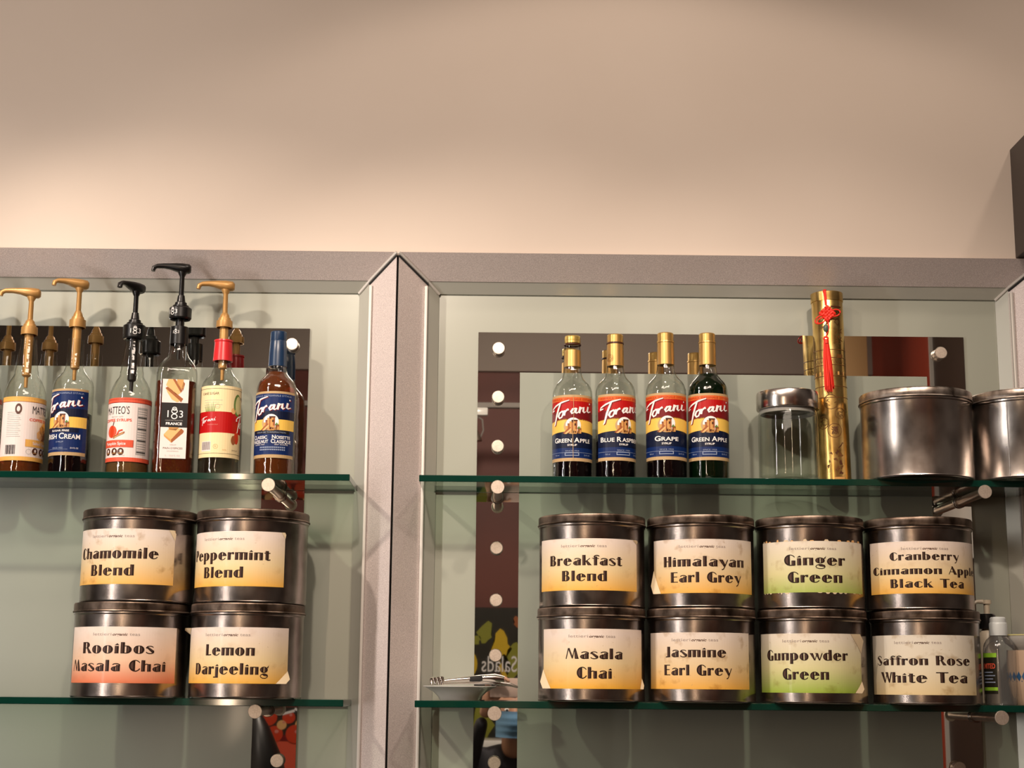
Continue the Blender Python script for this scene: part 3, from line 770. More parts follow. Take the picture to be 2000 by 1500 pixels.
hd = finish(head(), 'head', t, ('skin',), loc=(0, .0, HZ), angle=80)
hd.rotation_euler = (-.05, 0, 0)
b = {'a': ((0, -.05, 1.32), .062), 'b': ((0, -.02, 1.41), .055), 'c': ((0, -.01, 1.47), .05)}
skin_mesh('neck', (b, [('a', 'b'), ('b', 'c')], 'a'), 'skin', t)
for s in (-1, 1):
    e = lathe('eye', [(0, -.011), (.008, -.007), (.011, 0), (.008, .007), (0, .011)], 'cup_white', hd, 14, loc=(s * .031, .082, .008))
    lathe('iris', [(0, 0), (.005, 0), (.005, .001), (0, .0015)], 'lens_black', e, 10, loc=(0, .0105, 0)).rotation_euler = (-PI / 2, 0, 0)
bm = head()
for v in list(bm.verts):
    v.co.x *= 1.09; v.co.y *= 1.09; v.co.z *= 1.08
bmesh.ops.delete(bm, geom=[v for v in bm.verts if (v.co.y > .02 and v.co.z < .062) or v.co.z < -.075], context='VERTS')
finish(bm, 'hair', hd, ('hair',), angle=80)
# pleated mask
bm = bmesh.new(); rows = 14; cols = 12; grid = []
for j in range(rows + 1):
    v_ = j / rows; row = []
    for i in range(cols + 1):
        a = (i / cols - .5) * 2.25
        zz = -.100 + .105 * v_
        bulge = .012 + .022 * math.exp(-(a / .5) ** 2) * math.exp(-((v_ - .6) / .5) ** 2)
        fold = .0035 * abs(((v_ * 4) % 1) - .5) * 2
        row.append(bm.verts.new(((.080 + .004) * math.sin(a), (.098 + bulge + fold - .02 * (1 - v_)) * math.cos(a), zz)))
    grid.append(row)
for j in range(rows):
    for i in range(cols): bm.faces.new((grid[j][i], grid[j][i + 1], grid[j + 1][i + 1], grid[j + 1][i]))
finish(bm, 'face_mask', hd, ('mask_blue',), angle=80)
# hands: palm loft and five skinned fingers each, curled on the phone ends
def hand(s):
    # phone end at local x = s*.075 ; y .355
    wx = s * .12
    verts = {'w': ((wx, .30, 1.49), .024), 'p': ((s * .105, .325, 1.55), (.030, .018)), 'p2': ((s * .098, .335, 1.59), (.034, .014))}
    edges = [('w', 'p'), ('p', 'p2')]
    for k, (dx, ln) in enumerate(((-.028, .9), (-.010, 1.0), (.009, .95), (.026, .78))):
        a = 'f%d' % k
        verts[a + 'a'] = ((s * .094 + dx * .5, .338, 1.605), .0095)
        verts[a + 'b'] = ((s * (.085) + dx, .352, 1.605 + .034 * ln), .0085)
        verts[a + 'c'] = ((s * (.070) + dx, .380, 1.610 + .040 * ln), .0078)
        verts[a + 'd'] = ((s * (.050) + dx, .384, 1.600 + .030 * ln), .0070)
        edges += [('p2', a + 'a'), (a + 'a', a + 'b'), (a + 'b', a + 'c'), (a + 'c', a + 'd')]
    verts['ta'] = ((s * .082, .325, 1.555), .012); verts['tb'] = ((s * .062, .335, 1.575), .010); verts['tc'] = ((s * .045, .340, 1.590), .0085)
    edges += [('p', 'ta'), ('ta', 'tb'), ('tb', 'tc')]
    skin_mesh('hand', (verts, edges, 'w'), 'skin', t, 2)
hand(-1); hand(1)
# the phone: a thing of its own, held just behind the lens
t = thing('phone', (.050, -3.066, 1.603), 'pale pink phone held sideways before the masked face', 'phone')
box('phone_body', -.074, .074, -.004, .004, -.036, .036, 'phone_body', t, .003)
box('camera_bump', -.071, -.034, .004, .0062, -.004, .033, 'phone_body', t, .001)
for x, z in ((-.062, .024), (-.062, .006), (-.044, .015)):
    l = lathe('lens', [(0, .003), (.0065, .003), (.0075, .002), (.0075, 0), (0, 0)], 'lens_black', t, 20, loc=(x, .0062, z)); l.rotation_euler = (-PI / 2, 0, 0)

# ================================================================== SHELVES
def shelf(name, x0, x1, ztop, label):
    """thick glass plate; edges are deep green, faces clear"""
    bm = bmesh.new(); bm_box(bm, x0, x1, SHELF_Y, -.0035, ztop - SH_T, ztop)
    bmesh.ops.bevel(bm, geom=list(bm.edges), offset=.0008, segments=1, affect='EDGES')
    bmesh.ops.recalc_face_normals(bm, faces=bm.faces)
    for f in bm.faces:
        f.material_index = 0 if abs(f.normal.z) > .9 else 1
    o = finish(bm, name, None, ('shelf_face', 'shelf_edge'), smooth=False)
    return tag(o, label, 'shelf', 'green-edged glass shelves')
SX_R0 = at(818.5, 934, SHELF_Y).x
SX_L1 = at(683, 930, SHELF_Y).x
SX_R1 = SX_R0 + 1.155
shelf('glass_shelf', SX_R0, SX_R1, ZT, 'upper glass shelf of the right bay, carrying red-labelled syrup bottles')
shelf('glass_shelf', SX_R0, SX_R1, ZB, 'lower glass shelf of the right bay, carrying eight labelled tea tins')
shelf('glass_shelf', SX_L1 - 1.155, SX_L1, ZT, 'upper glass shelf of the left bay, carrying the pump bottles')
shelf('glass_shelf', SX_L1 - 1.155, SX_L1, ZB, 'lower glass shelf of the left bay, carrying four labelled tea tins')
def peg(px, py, ztop, label):
    p = at(px, py, SHELF_Y - .004)
    z = ztop - SH_T - .0095
    t = thing('shelf_peg', (p.x, 0, z), label, 'peg', 'steel pegs under the glass shelves')
    r = lathe('rod', [(0, 0), (.0086, 0), (.0086, .158), (0, .158)], 'brushed_steel', t, 28, loc=(0, -.003, 0)); r.rotation_euler = (PI / 2, 0, 0)
    r = lathe('collar', [(0, 0), (.0118, 0), (.0125, .0015), (.0125, .006), (.0118, .0075), (0, .0075)], 'steel_dark', t, 28, loc=(0, -.0025, 0)); r.rotation_euler = (PI / 2, 0, 0)
    c = lathe('end_cap', [(0, 0), (.0120, 0), (.0127, .0008), (.0127, .0035), (.0120, .0045), (0, .0045)], 'stud_face', t, 32, loc=(0, -.161, .0)); c.rotation_euler = (PI / 2, 0, 0)
    return t
peg(972, 948, ZT, 'steel peg under the upper right shelf, at its left end')
peg(966, 1393, ZB, 'steel peg under the lower right shelf, below the white bowl')
peg(1924, 962, ZT, 'steel peg under the upper right shelf, below the large plain tins')
peg(1957, 1403, ZB, 'steel peg under the lower right shelf, below the clear squeeze bottle')
peg(524, 946, ZT, 'steel peg under the upper left shelf, below the blue-capped bottle')
peg(498, 1391, ZB, 'steel peg under the lower left shelf, below the lemon tin')

# ================================================================== TEA TINS
CAN_R = .0980; CAN_RL = .1018
def can_mesh_parts(H, r, body, lid, t):
    lid_h = .0175
    lathe('body', [(0, .002), (r - .004, .002), (r - .002, .0), (r, .001), (r + .0006, .003), (r, .005), (r, H - lid_h - .006), (r + .0016, H - lid_h - .004), (r + .0016, H - lid_h - .001), (r, H - lid_h)], body, t, 72)
    lathe('lid', [(r + .0004, H - lid_h - .0005), (r + .0030, H - lid_h - .0005), (r + .0036, H - lid_h + .0008), (r + .0030, H - lid_h + .0022), (r + .0018, H - lid_h + .0030), (r + .0018, H - .003), (r + .0008, H - .0006), (r - .001, H), (r - .004, H - .0008), (r - .006, H - .003), (0, H - .003)], lid, t, 72)

def tin_can(xc, yc, z, H, r, paper, lines, ang, lab, label, group, face=None, folds=(), torn=False, rz=0.0, halfw=.088, vspan=(.047, .142), slope=0.0):
    t = thing('tea_tin', (xc, yc, z), label, 'tin', group, rz)
    ang += math.atan2(-xc, CAM_D + yc)
    t.scale = (1, 1, HS)
    can_mesh_parts(H, r, 'tin_body', 'tin_lid', t)
    pr = Print(); v0, v1 = vspan
    pr.rect(-halfw, v0, halfw, v1, paper, 0)
    h = v1 - v0
    pr.text('lettieri', -.029, v1 - .0165, .0056, 'ink_print_grey', width=.036, layer=1, align='c')
    pr.text('organic', .0045, v1 - .0165, .0050, 'ink_deepbrown', width=.027, layer=1, shear=.3, bold=.02)
    pr.text('teas', .030, v1 - .0165, .0056, 'ink_print_grey', width=.018, layer=1)
    for s, uo, vv, hh, ww in lines: deco(pr, s, uo, v0 + vv, hh, ww)
    random.seed(len(label) * 3 + int(abs(xc) * 100))
    for k in range(14):
        u = random.uniform(-halfw + .004, halfw - .004); v = random.uniform(v0 + .004, v1 - .004)
        a = random.uniform(0, 6); ln = random.uniform(.001, .004)
        pr.line([(u, v), (u + ln * math.cos(a), v + ln * math.sin(a))], .0005, 'ink_gold', 1)
    if torn:
        k = 0; u = -halfw + .003
        while u < halfw - .006:
            wd = random.uniform(.004, .011)
            hh = random.uniform(.0015, .0045)
            if random.random() > .25: pr.poly([(u, v1), (u + wd, v1), (u + wd * .75, v1 + hh), (u + wd * .2, v1 + hh * .9)], 'ink_paleorange' if k % 3 else 'paper_fold', 1)
            hh = random.uniform(.0008, .003)
            if random.random() > .4: pr.poly([(u, v0), (u + wd, v0), (u + wd * .7, v0 - hh), (u + wd * .3, v0 - hh)], 'paper_fold', 1)
            u += wd + random.uniform(.001, .006); k += 1
    lb = pr.build('label', cyl_map(r, ang), t, step=.005)
    for (su, sv, du, dv, lift) in folds:   # lifted corner of the paper
        bm = bmesh.new()
        cu, cv_ = su * halfw, (v1 if sv > 0 else v0)
        f = cyl_map(r, ang)
        n = 5; rowa = []; rowb = []
        for i in range(n + 1):
            s_ = i / n
            a = (cu - su * du * (1 - s_), cv_); b_ = (cu, cv_ - sv * dv * s_)
            pa_ = f(cu - su * du * (1 - s_) , cv_ - sv * dv * s_, .0006)
            tip = f(cu + su * .001 - su * du * .16 * math.sin(s_ * PI) , cv_ - sv * dv * .10, .0010)
            tip = f(cu - su * du * (1 - s_) * .35, cv_ - sv * dv * s_ * .35, .0008 + lift)
            rowa.append(bm.verts.new(pa_)); rowb.append(bm.verts.new(tip))
        for i in range(n): bm.faces.new((rowa[i], rowa[i + 1], rowb[i + 1], rowb[i]))
        fo = finish(bm, 'curled_corner', lb, ('paper_fold',), angle=80)
        bm = bmesh.new()
        q = [f(cu - su * du, cv_, .0005), f(cu, cv_ - sv * dv, .0005), f(cu - su * .0, cv_, .0005)]
        bm.faces.new([bm.verts.new(x) for x in q]); finish(bm, 'bare_corner', lb, ('paper_fold_dark',), smooth=False)
    return t
def can_x(pxc, py, yc): return at(pxc, py, yc).x
GR = 'labelled tea tins on the lower right shelf'; GL = 'labelled tea tins on the lower left shelf'
HC = .1765; HS = .953
Z2 = ZB + HC * HS + .0006
# x centres from the photograph, axis depth
yr = -.108; yl = -.128
DX = lambda px_off: math.asin(max(-.98, min(.98, px_off / 106)))
def tx(cx_px, lc_px): return DX(lc_px - cx_px)
R1 = CAN_R
# (centre px at tin mid height, py, label centre px, ...)
tin_can(can_x(1156, 1096, yr), yr, Z2, HC, R1, 'paper_yellow', [('Breakfast', -0.002, 0.047, 0.0195, 0.144), ('Blend', -0.002, 0.0175, 0.0195, 0.086)], R_(-7), 0, 'tea tin labelled Breakfast Blend, stacked on the Masala Chai tin', GR, halfw=0.108, vspan=(0.03, 0.128), folds=((1, 1, .012, .008, .002),), torn=False)
tin_can(can_x(1369, 1101, yr), yr, Z2, HC, R1, 'paper_yellow_stained', [('Himalayan', 0.001, 0.05, 0.0195, 0.163), ('Earl Grey', 0.004, 0.02, 0.0195, 0.137)], R_(4), 0, 'tea tin labelled Himalayan Earl Grey, label corner torn', GR, halfw=0.111, vspan=(0.027, 0.129), folds=((-1, -1, .022, .045, .006),), torn=False)
tin_can(can_x(1582, 1103, yr), yr, Z2, HC, R1, 'paper_green', [('Ginger', 0, 0.051, 0.0205, 0.116), ('Green', 0, 0.0185, 0.0205, 0.103)], R_(6), 0, 'tea tin labelled Ginger Green, with torn scalloped paper edges', GR, halfw=0.112, vspan=(0.03, 0.127), folds=(), torn=True)
tin_can(can_x(1794, 1107, yr), yr, Z2, HC, R1, 'paper_yellow', [('Cranberry', -0.004, 0.063, 0.0155, 0.132), ('Cinnamon Apple', 0.004, 0.0365, 0.015, 0.232), ('Black Tea', 0.002, 0.011, 0.0165, 0.144)], R_(10), 0, 'tea tin labelled Cranberry Cinnamon Apple Black Tea', GR, halfw=0.122, vspan=(0.03, 0.129), folds=(), torn=False)
tin_can(can_x(1155, 1278, yr), yr, ZB + .0004, HC, R1, 'paper_yellow', [('Masala', 0.001, 0.055, 0.0195, 0.108), ('Chai', 0.001, 0.019, 0.021, 0.065)], R_(3), 0, 'tea tin labelled Masala Chai, first from the left below', GR, halfw=0.111, vspan=(0.024, 0.135), folds=((-1, -1, .024, .036, .006), (1, -1, .008, .020, .004)), torn=False)
tin_can(can_x(1370, 1278, yr), yr, ZB + .0004, HC, R1, 'paper_yellow_stained', [('Jasmine', -0.002, 0.059, 0.0195, 0.114), ('Earl Grey', 0, 0.0255, 0.0195, 0.129)], R_(-5), 0, 'tea tin labelled Jasmine Earl Grey, below the Himalayan one', GR, halfw=0.111, vspan=(0.025, 0.13), folds=(), torn=False)
tin_can(can_x(1587, 1281, yr), yr, ZB + .0004, HC, R1, 'paper_green', [('Gunpowder', -0.005, 0.06, 0.0195, 0.162), ('Green', -0.005, 0.0245, 0.0205, 0.086)], R_(-5), 0, 'tea tin labelled Gunpowder Green, below the Ginger Green one', GR, halfw=0.113, vspan=(0.02, 0.13), folds=((1, 1, .030, .036, .005), (1, -1, .022, .022, .004)), torn=False)
tin_can(can_x(1808, 1284, yr), yr, ZB + .0004, HC, R1, 'paper_pale', [('Saffron Rose', 0.003, 0.055, 0.0175, 0.19), ('White Tea', 0.004, 0.0225, 0.0195, 0.172)], R_(-6), 0, 'tea tin labelled Saffron Rose White Tea, at the end of the row', GR, halfw=0.115, vspan=(0.018, 0.129), folds=(), torn=False)
tin_can(can_x(271, 1090, yl), yl, Z2, HC, CAN_RL, 'paper_yellow_stained', [('Chamomile', 0, 0.048, 0.0205, 0.168), ('Blend', -0.002, 0.016, 0.0205, 0.089)], R_(-27), 0, 'tea tin labelled Chamomile Blend, stained paper', GL, halfw=0.115, vspan=(0.032, 0.136), folds=((1, 1, .014, .020, .002),), torn=False)
tin_can(can_x(492, 1090, yl), yl, Z2, HC, CAN_RL, 'paper_yellow', [('Peppermint', 0.002, 0.049, 0.0205, 0.17), ('Blend', -0.002, 0.016, 0.0205, 0.085)], R_(-30), 0, 'tea tin labelled Peppermint Blend, above the Lemon Darjeeling one', GL, halfw=0.115, vspan=(0.03, 0.133), folds=((1, 1, .008, .012, .002),), torn=False)
tin_can(can_x(254, 1272, yl), yl, ZB + .0004, HC, CAN_RL, 'paper_orange', [('Rooibos', -0.002, 0.054, 0.0205, 0.137), ('Masala Chai', -0.005, 0.0215, 0.0205, 0.194)], R_(-13), 0, 'tea tin labelled Rooibos Masala Chai, orange paper', GL, halfw=0.115, vspan=(0.027, 0.13), folds=(), torn=False)
tin_can(can_x(482, 1272, yl), yl, ZB + .0004, HC, CAN_RL, 'paper_yellow', [('Lemon', 0.002, 0.051, 0.0205, 0.094), ('Darjeeling', 0.001, 0.0165, 0.0205, 0.147)], R_(-19), 0, 'tea tin labelled Lemon Darjeeling, with curled label corners', GL, halfw=0.115, vspan=(0.028, 0.131), folds=((1, -1, .026, .024, .006), (-1, 1, .010, .012, .010)), torn=False)
# two big plain tins on the upper shelf
for pxc, lab in ((1790, 'plain unlabelled bright tin beside the gold tube'), (2006, 'plain unlabelled tin cut off by the right edge, with a side seam')):
    t = thing('plain_tin', (can_x(pxc, 850, -.112), -.112, ZT + .0004), lab, 'tin', 'plain tins on the upper right shelf')
    can_mesh_parts(.1665, .1030, 'tin_body_bright', 'tin_lid_bright', t)
    if pxc > 1900:
        bm = bmesh.new(); f = cyl_map(.1030, R_(-38))
        for u0, u1 in ((0, .0012),):
            q = [f(u0, .004, .0002), f(u1, .004, .0002), f(u1, .142, .0002), f(u0, .142, .0002)]
            bm.faces.new([bm.verts.new(x) for x in q])
        finish(bm, 'seam', t, ('steel_dark',), smooth=False)

# ================================================================== BOTTLES
PROF_A = [(0, .004), (.030, .001), (.0345, 0), (.0375, .003), (.0385, .009), (.0385, .161), (.0380, .169), (.0360, .1765), (.0322, .1835), (.0262, .190), (.0205, .197), (.0176, .206), (.0160, .217), (.0150, .240), (.0148, .262)]
PROF_B = [(0, .004), (.032, .001), (.0370, 0), (.0400, .004), (.0405, .012), (.0395, .018), (.0400, .024), (.0400, .142), (.0385, .155), (.0350, .166), (.0300, .177), (.0240, .186), (.0222, .192), (.0226, .196), (.0212, .200), (.0200, .215), (.0172, .240), (.0155, .252), (.0155, .262)]
PROF_C = [(0, .004), (.034, .0), (.0370, .003), (.0382, .010), (.0382, .190), (.0375, .198), (.0345, .208), (.0285, .217), (.0220, .225), (.0185, .234), (.0172, .245), (.0165, .262), (.0165, .287)]
def sqC(z):
    if z < .19: return 5.0
    if z > .235: return 2.0
    return 5.0 - 3.0 * (z - .19) / .045
def liquid_prof(prof, top, inset=.0016):
    out = [(0, .0035)]
    for r, z in prof[1:]:
        if z + .003 > top: break
        out.append((max(r - inset, .001), max(z, .003) + .0012))
    # radius at the top by interpolation
    for (r0, z0), (r1, z1) in zip(prof[:-1], prof[1:]):
        if z0 <= top <= z1 and z1 > z0:
            rt = r0 + (r1 - r0) * (top - z0) / (z1 - z0) - inset
            out.append((rt, top)); out.append((0, top)); break
    return out

def pump(t, z0, zc, zs, zh, m_, ang, ln, big=False, r=.0145, tubelen=.085):
    """z0 collar bottom, zc collar top, zs cone top, zh head underside"""
    rc = .0215 if big else .0155
    if big:
        prof = [(r, z0 + .002), (rc - .002, z0), (rc, z0 + .003), (rc, zc - .002), (rc - .002, zc), (.0155, zc), (.0155, zc + .004), (.0120, zc + .005), (.0115, zc + .010), (.0085, zc + .012), (.0065, zs), (0, zs)]
    else:
        prof = [(r, z0), (rc, z0), (rc + .0004, z0 + .002), (rc, zc), (.0125, zc + .001), (.0115, zc + .006), (.0095, zc + .007), (.0085, zc + .012), (.0055, zs), (0, zs)]
    lathe('collar', prof, m_, t, 32)
    lathe('plunger', [(0, z0), (.0054, z0), (.0046, zh - .010), (.0056, zh - .008), (.0090, zh - .001), (.0090, zh + .002), (0, zh + .002)], m_, t, 20)
    lathe('pump_barrel', [(0, z0 - tubelen - .02), (.0035, z0 - tubelen - .02), (.0038, z0 - tubelen), (.0085, z0 - tubelen + .004), (.0085, z0), (0, z0)], 'pump_black' if m_ == 'pump_black' else 'pump_gold', t, 20)
    bm = bmesh.new()
    d = Vector((math.cos(ang), math.sin(ang), 0))
    h = zh + .007
    S = [(-.0165, h - .0005, .0075, .0060), (-.0125, h, .0120, .0092), (.0, h + .0005, .0130, .0098), (.012, h + .0018, .0115, .0082), (.022, h + .0030, .0090, .0062), (ln * .62, h + .0036, .0068, .0050), (ln * .86, h + .0026, .0060, .0044)]
    secs = [(d * a + Vector((0, 0, z)), d, hw, hh) for a, z, hw, hh in S]
    secs.append((d * (ln * .97) + Vector((0, 0, h - .001)), (d * .6 + Vector((0, 0, -.8))), .0054, .0044))
    secs.append((d * (ln * 1.0) + Vector((0, 0, h - .008)), (d * .2 + Vector((0, 0, -1))), .0048, .0038))
    loft(bm, secs, 14, 2.8)
    finish(bm, 'pump_head', t, (m_,), angle=50)

def classic_label(pr, r, scheme, flavour, fh, fw, sub=None, gap=(.027, .157), span=1.40):
    """the wide wordmark label: top/bottom gold rims, wordmark, band, little town picture, flavour"""
    U = r * span; v0, v1 = gap; top, mid, bot, deep = scheme
    pr.rect(-U, v0, U, v1, 'ink_gold', 0)
    pr.rect(-U, v0 + .0065, U, v1 - .0045, bot, 1)
    pr.rect(-U, v0 + .026, U, v0 + .058, deep, 2) if deep else None
    n = 24
    def wave(u, base, amp): return base + amp * math.cos(u / U * 1.5)
    def band(lo, la, hi, ha, m_, ly):
        for i in range(n):
            a = -U + 2 * U * i / n; b_ = -U + 2 * U * (i + 1) / n
            pr.poly([(a, lo + la * math.cos(a / U * 1.6)), (b_, lo + la * math.cos(b_ / U * 1.6)), (b_, hi + ha * math.cos(b_ / U * 1.6)), (a, hi + ha * math.cos(a / U * 1.6))], m_, ly)
    H = v1 - v0
    if top == 'ink_red':
        pr.rect(-U, v0 + H * .60, U, v1 - .0045, 'ink_red', 2)
        band(v0 + H * .60, .003, v0 + H * .74, .003, 'ink_darkred', 3)
        band(v0 + H * .415, .004, v0 + H * .60, .005, 'ink_yellow', 3)
        pr.rect(-U, v1 - .0125, U, v1 - .0045, 'ink_orange', 3)
        pr.text('FORMULA  ORIGINALE  D\'ITALIA', 0, v1 - .0105, .0036, 'ink_red', width=U * 1.7, layer=4)
    else:
        pr.rect(-U, v0 + H * .60, U, v1 - .0045, 'ink_blue', 2)
        pr.rect(-U, v0 + H * .50, U, v0 + H * .70, 'ink_navy', 3)
        pr.rect(-U * .99, v0 + H * .415, U * .98, v0 + H * .575, 'ink_yellow', 4)
        pr.text('ORIGINALE ARTIGIANALE D\'ITALIA', 0, v1 - .0105, .0034, 'ink_greyblue', width=U * 1.6, layer=3)
    # wordmark
    wordmark(pr, 0, v0 + H * .735, r, 1.0, layer=6)
    # picture
    cu, cv_ = .001, v0 + H * .52
    pr.disc(cu, cv_ + .0005, .0165, .0155, 'ink_gold', 5); pr.disc(cu + .002, cv_ + .003, .0145, .0145, 'ink_white', 6)
    for a, b_, w1, h1, m1 in [(-.0125, -.012, .0045, .013, 'ink_tan'), (-.0085, -.013, .004, .019, 'ink_brick'), (-.005, -.012, .004, .022, 'ink_tan'), (-.001, -.013, .0105, .026, 'ink_brick'), (.001, -.008, .005, .018, 'ink_tan'), (.0105, -.013, .007, .010, 'ink_brick'), (-.0010, -.0145, .0095, .009, 'ink_tan'), (.0105, -.0135, .0065, .0065, 'ink_tan')]:
        pr.rect(cu + a, cv_ + b_, cu + a + w1, cv_ + b_ + h1, m1, 7)
        if m1 == 'ink_brick': pr.rect(cu + a, cv_ + b_ + h1 * .8, cu + a + w1 * .35, cv_ + b_ + h1, 'ink_deepbrown', 8)
    pr.poly([(cu - .018, cv_ - .0135), (cu - .013, cv_ - .0135), (cu - .002, cv_ - .002), (cu - .005, cv_ - .001)], 'ink_brick', 8)
    pr.poly([(cu - .015, cv_ - .0145), (cu - .010, cv_ - .0145), (cu - .001, cv_ - .006), (cu - .003, cv_ - .004)], 'ink_paleorange', 9)
    pr.rect(cu - .0015, cv_ + .0105, cu + .0100, cv_ + .0128, 'ink_deepbrown', 8)
    pr.rect(cu + .0042, cv_ + .0015, cu + .0072, cv_ + .0060, 'ink_deepbrown', 9); pr.rect(cu + .001, cv_ - .0125, cu + .003, cv_ - .009, 'ink_deepbrown', 9); pr.rect(cu + .005, cv_ - .0125, cu + .007, cv_ - .009, 'ink_deepbrown', 9)
    pr.poly([(cu + .009, cv_ - .004), (cu + .0125, cv_ + .001), (cu + .016, cv_ - .004)], 'ink_green', 9)
    return U, v0, H

def flavour_text(pr, s, u, v, h, w):
    # small capitals with larger initials
    words = s.split(' '); xs = []; x = 0
    tot = 0; segs = []
    for wd in words:
        first, rest = wd[0], wd[1:]
        for txt, k in ((first, 1.25), (rest, 1.0)):
            if not txt: continue
            tr, (a, b_) = text_tris(txt, .018)
            segs.append((txt, k, tot, (b_ - a) * k)); tot += (b_ - a) * k + .09
        tot += .28
    tot -= .37; kx = w / tot
    for txt, k, x0, wd in segs:
        pr.text(txt, u - w / 2 + x0 * kx, v, h * k, 'ink_white', width=wd * kx, layer=6, bold=.018, align='l')

def syrup(px, py, y, prof, r, label, cat_name, group, ang, liquid, ltop, sq=None, z=ZT, rz=0.0, seg=48, name='syrup_bottle'):
    t = thing(name, (at(px, py, y).x, y, z + .0003), label, 'bottle', group)
    t.rotation_euler = (0, 0, rz)
    lathe('glass', prof, 'bottle_glass', t, seg, sq=sq, angle=50)
    if liquid: lathe('syrup', liquid_prof(prof, ltop), liquid, t, seg, sq=sq, angle=50)
    return t
RED = ('ink_red', 0, 'ink_blue', 'ink_navy'); BLU = ('ink_blue', 0, 'ink_blue', None)
GRT = 'syrup bottles with red wordmark labels on the upper right shelf'
for px, y, lab, ang, flav, liq, ltop, fw, kind in (
        (1118, -.060, 'red and blue labelled Green Apple bottle with loose bright cap and clear neck', -2, 'GREEN APPLE', 'syrup_dark', .070, .075, 'loose'),
        (1202, -.074, 'red and blue labelled Blue Raspberry bottle with stamped gold foil neck', 22, 'BLUE RASPBERRY', 'syrup_dark', .068, .098, 'stamp'),
        (1301, -.092, 'red and blue labelled Grape bottle with gold foil neck', -1, 'GRAPE', 'syrup_dark', .060, .046, ''),
        (1383, -.092, 'red and blue labelled Green Apple bottle full of dark green syrup', 2, 'GREEN APPLE', 'syrup_green', .200, .076, 'full')):
    t = syrup(px, 800, y, PROF_A, .0385, lab, 'bottle', GRT, ang, liq, ltop)
    pr = Print(); U, v0, H = classic_label(pr, .0385, RED, flav, .008, fw)
    flavour_text(pr, flav, .001 if flav != 'BLUE RASPBERRY' else .004, v0 + .0365, .0074, fw)
    pr.text('SYRUP', .001, v0 + .0295, .0036, 'ink_white', width=.018, layer=6, bold=.02)
    pr.text('SINCE 1925', .001, v0 + .0185, .0028, 'ink_greyblue', width=.026, layer=6); pr.rect(-U * .95, v0 + .0165, U * .95, v0 + .0170, 'ink_greyblue', 6)
    pr.rect(-.013, v0 + .0105, .014, v0 + .0165, 'ink_greyblue', 6); pr.rect(-.0115, v0 + .012, .0125, v0 + .0155, 'ink_blue', 7)
    pr.text('750 ml', -.030, v0 + .0108, .0028, 'ink_greyblue', width=.010, layer=6); pr.text('25.4 FL OZ', .031, v0 + .0108, .0028, 'ink_greyblue', width=.014, layer=6)
    if kind == 'loose' and flav == 'GREEN APPLE':
        pr.line([(.003, .157), (.004, .12), (.002, .08), (.003, .027)], .0008, 'ink_gold', 10)
    pr.build('label', cyl_map(.0385, facing(t, ang)), t, step=.005)
    if kind == 'loose':
        lathe('foil_sleeve', [(.0160, .2185), (.0166, .2185), (.0161, .252), (.0155, .252)], 'foil_gold', t, 32)
        lathe('neck_ring', [(.0150, .262), (.0168, .2625), (.0168, .2650), (.0150, .2655)], 'ink_deepbrown', t, 32)
        lathe('cap', [(.0150, .2665), (.0156, .2665), (.0156, .272), (.0150, .2724), (.0156, .2730), (.0156, .2790), (.0142, .2812), (0, .2815)], 'cap_yellow', t, 32)
    else:
        lathe('foil_sleeve', [(.0160, .2185), (.0168, .2185), (.0161, .262), (.0155, .262)], 'foil_gold', t, 32)
        lathe('neck_ring', [(.0155, .2622), (.0170, .2628), (.0168, .2655), (.0152, .2658)], 'ink_deepbrown' if kind == 'stamp' else 'foil_gold', t, 32)
        c = lathe('cap', [(.0152, .266), (.0158, .266), (.0158, .2800), (.0146, .2818), (0, .2820)], 'cap_gold', t, 32)
        if kind == 'stamp':
            p2 = Print(); p2.ring(0, .233, .0075, .0006, 'ink_engrave', 1); p2.ring(0, .233, .0050, .0005, 'ink_engrave', 1)
            p2.line([(-.005, .228), (0, .236), (.005, .231)], .0008, 'ink_engrave', 1)
            p2.build('foil_stamp', cyl_map(.0166, facing(t, -38)), t, step=.002)
    if kind == 'full':
        pass

# left shelf -------------------------------------------------------
GLT = 'flavour syrup bottles on the upper left shelf'
ZK, ZO2 = .985, .0105
def zz(py, y=-.075, px=300): return (at(px, py, y).z - ZT - ZO2) / ZK
# blue-capped
YL = -.072
t = syrup(539, 800, -.066, PROF_A, .0385, 'amber syrup bottle with a dark blue cap and blue label', 'bottle', GLT, 0, 'syrup_amber', .200)
lathe('cap', [(.0150, .2120), (.0178, .2122), (.0172, .240), (.0158, .262), (.0152, .264), (.0158, .2655), (.0156, .281), (.0145, .2825), (0, .283)], 'cap_blue', t, 32)
pr = Print(); U, v0, H = classic_label(pr, .0385, BLU, '', 0, 0)
flavour_text(pr, 'NOISETTE', .024, v0 + .037, .0058, .036); flavour_text(pr, 'CLASSIQUE', .024, v0 + .0285, .0062, .040)
flavour_text(pr, 'CLASSIC', -.020, v0 + .037, .0058, .034); flavour_text(pr, 'HAZELNUT', -.020, v0 + .0285, .0062, .038)
pr.text('SIROP  AROMATISE', .024, v0 + .0245, .0024, 'ink_white', width=.026, layer=6); pr.text('FLAVORING  SYRUP', -.020, v0 + .0245, .0024, 'ink_white', width=.024, layer=6)
pr.rect(-.036, v0 + H * .36, .040, v0 + H * .405, 'ink_black', 5); pr.text('SYRUP DE TORREFACTION', .002, v0 + H * .370, .0028, 'ink_greyblue', width=.060, layer=6)
for k in range(2):
    for j in range(14): pr.rect(-.018 + j * .0036, v0 + .0145 + k * .0045, -.0156 + j * .0036, v0 + .0172 + k * .0045, 'ink_greyblue', 6)
pr.build('label', cyl_map(.0385, facing(t, -17)), t, step=.005)

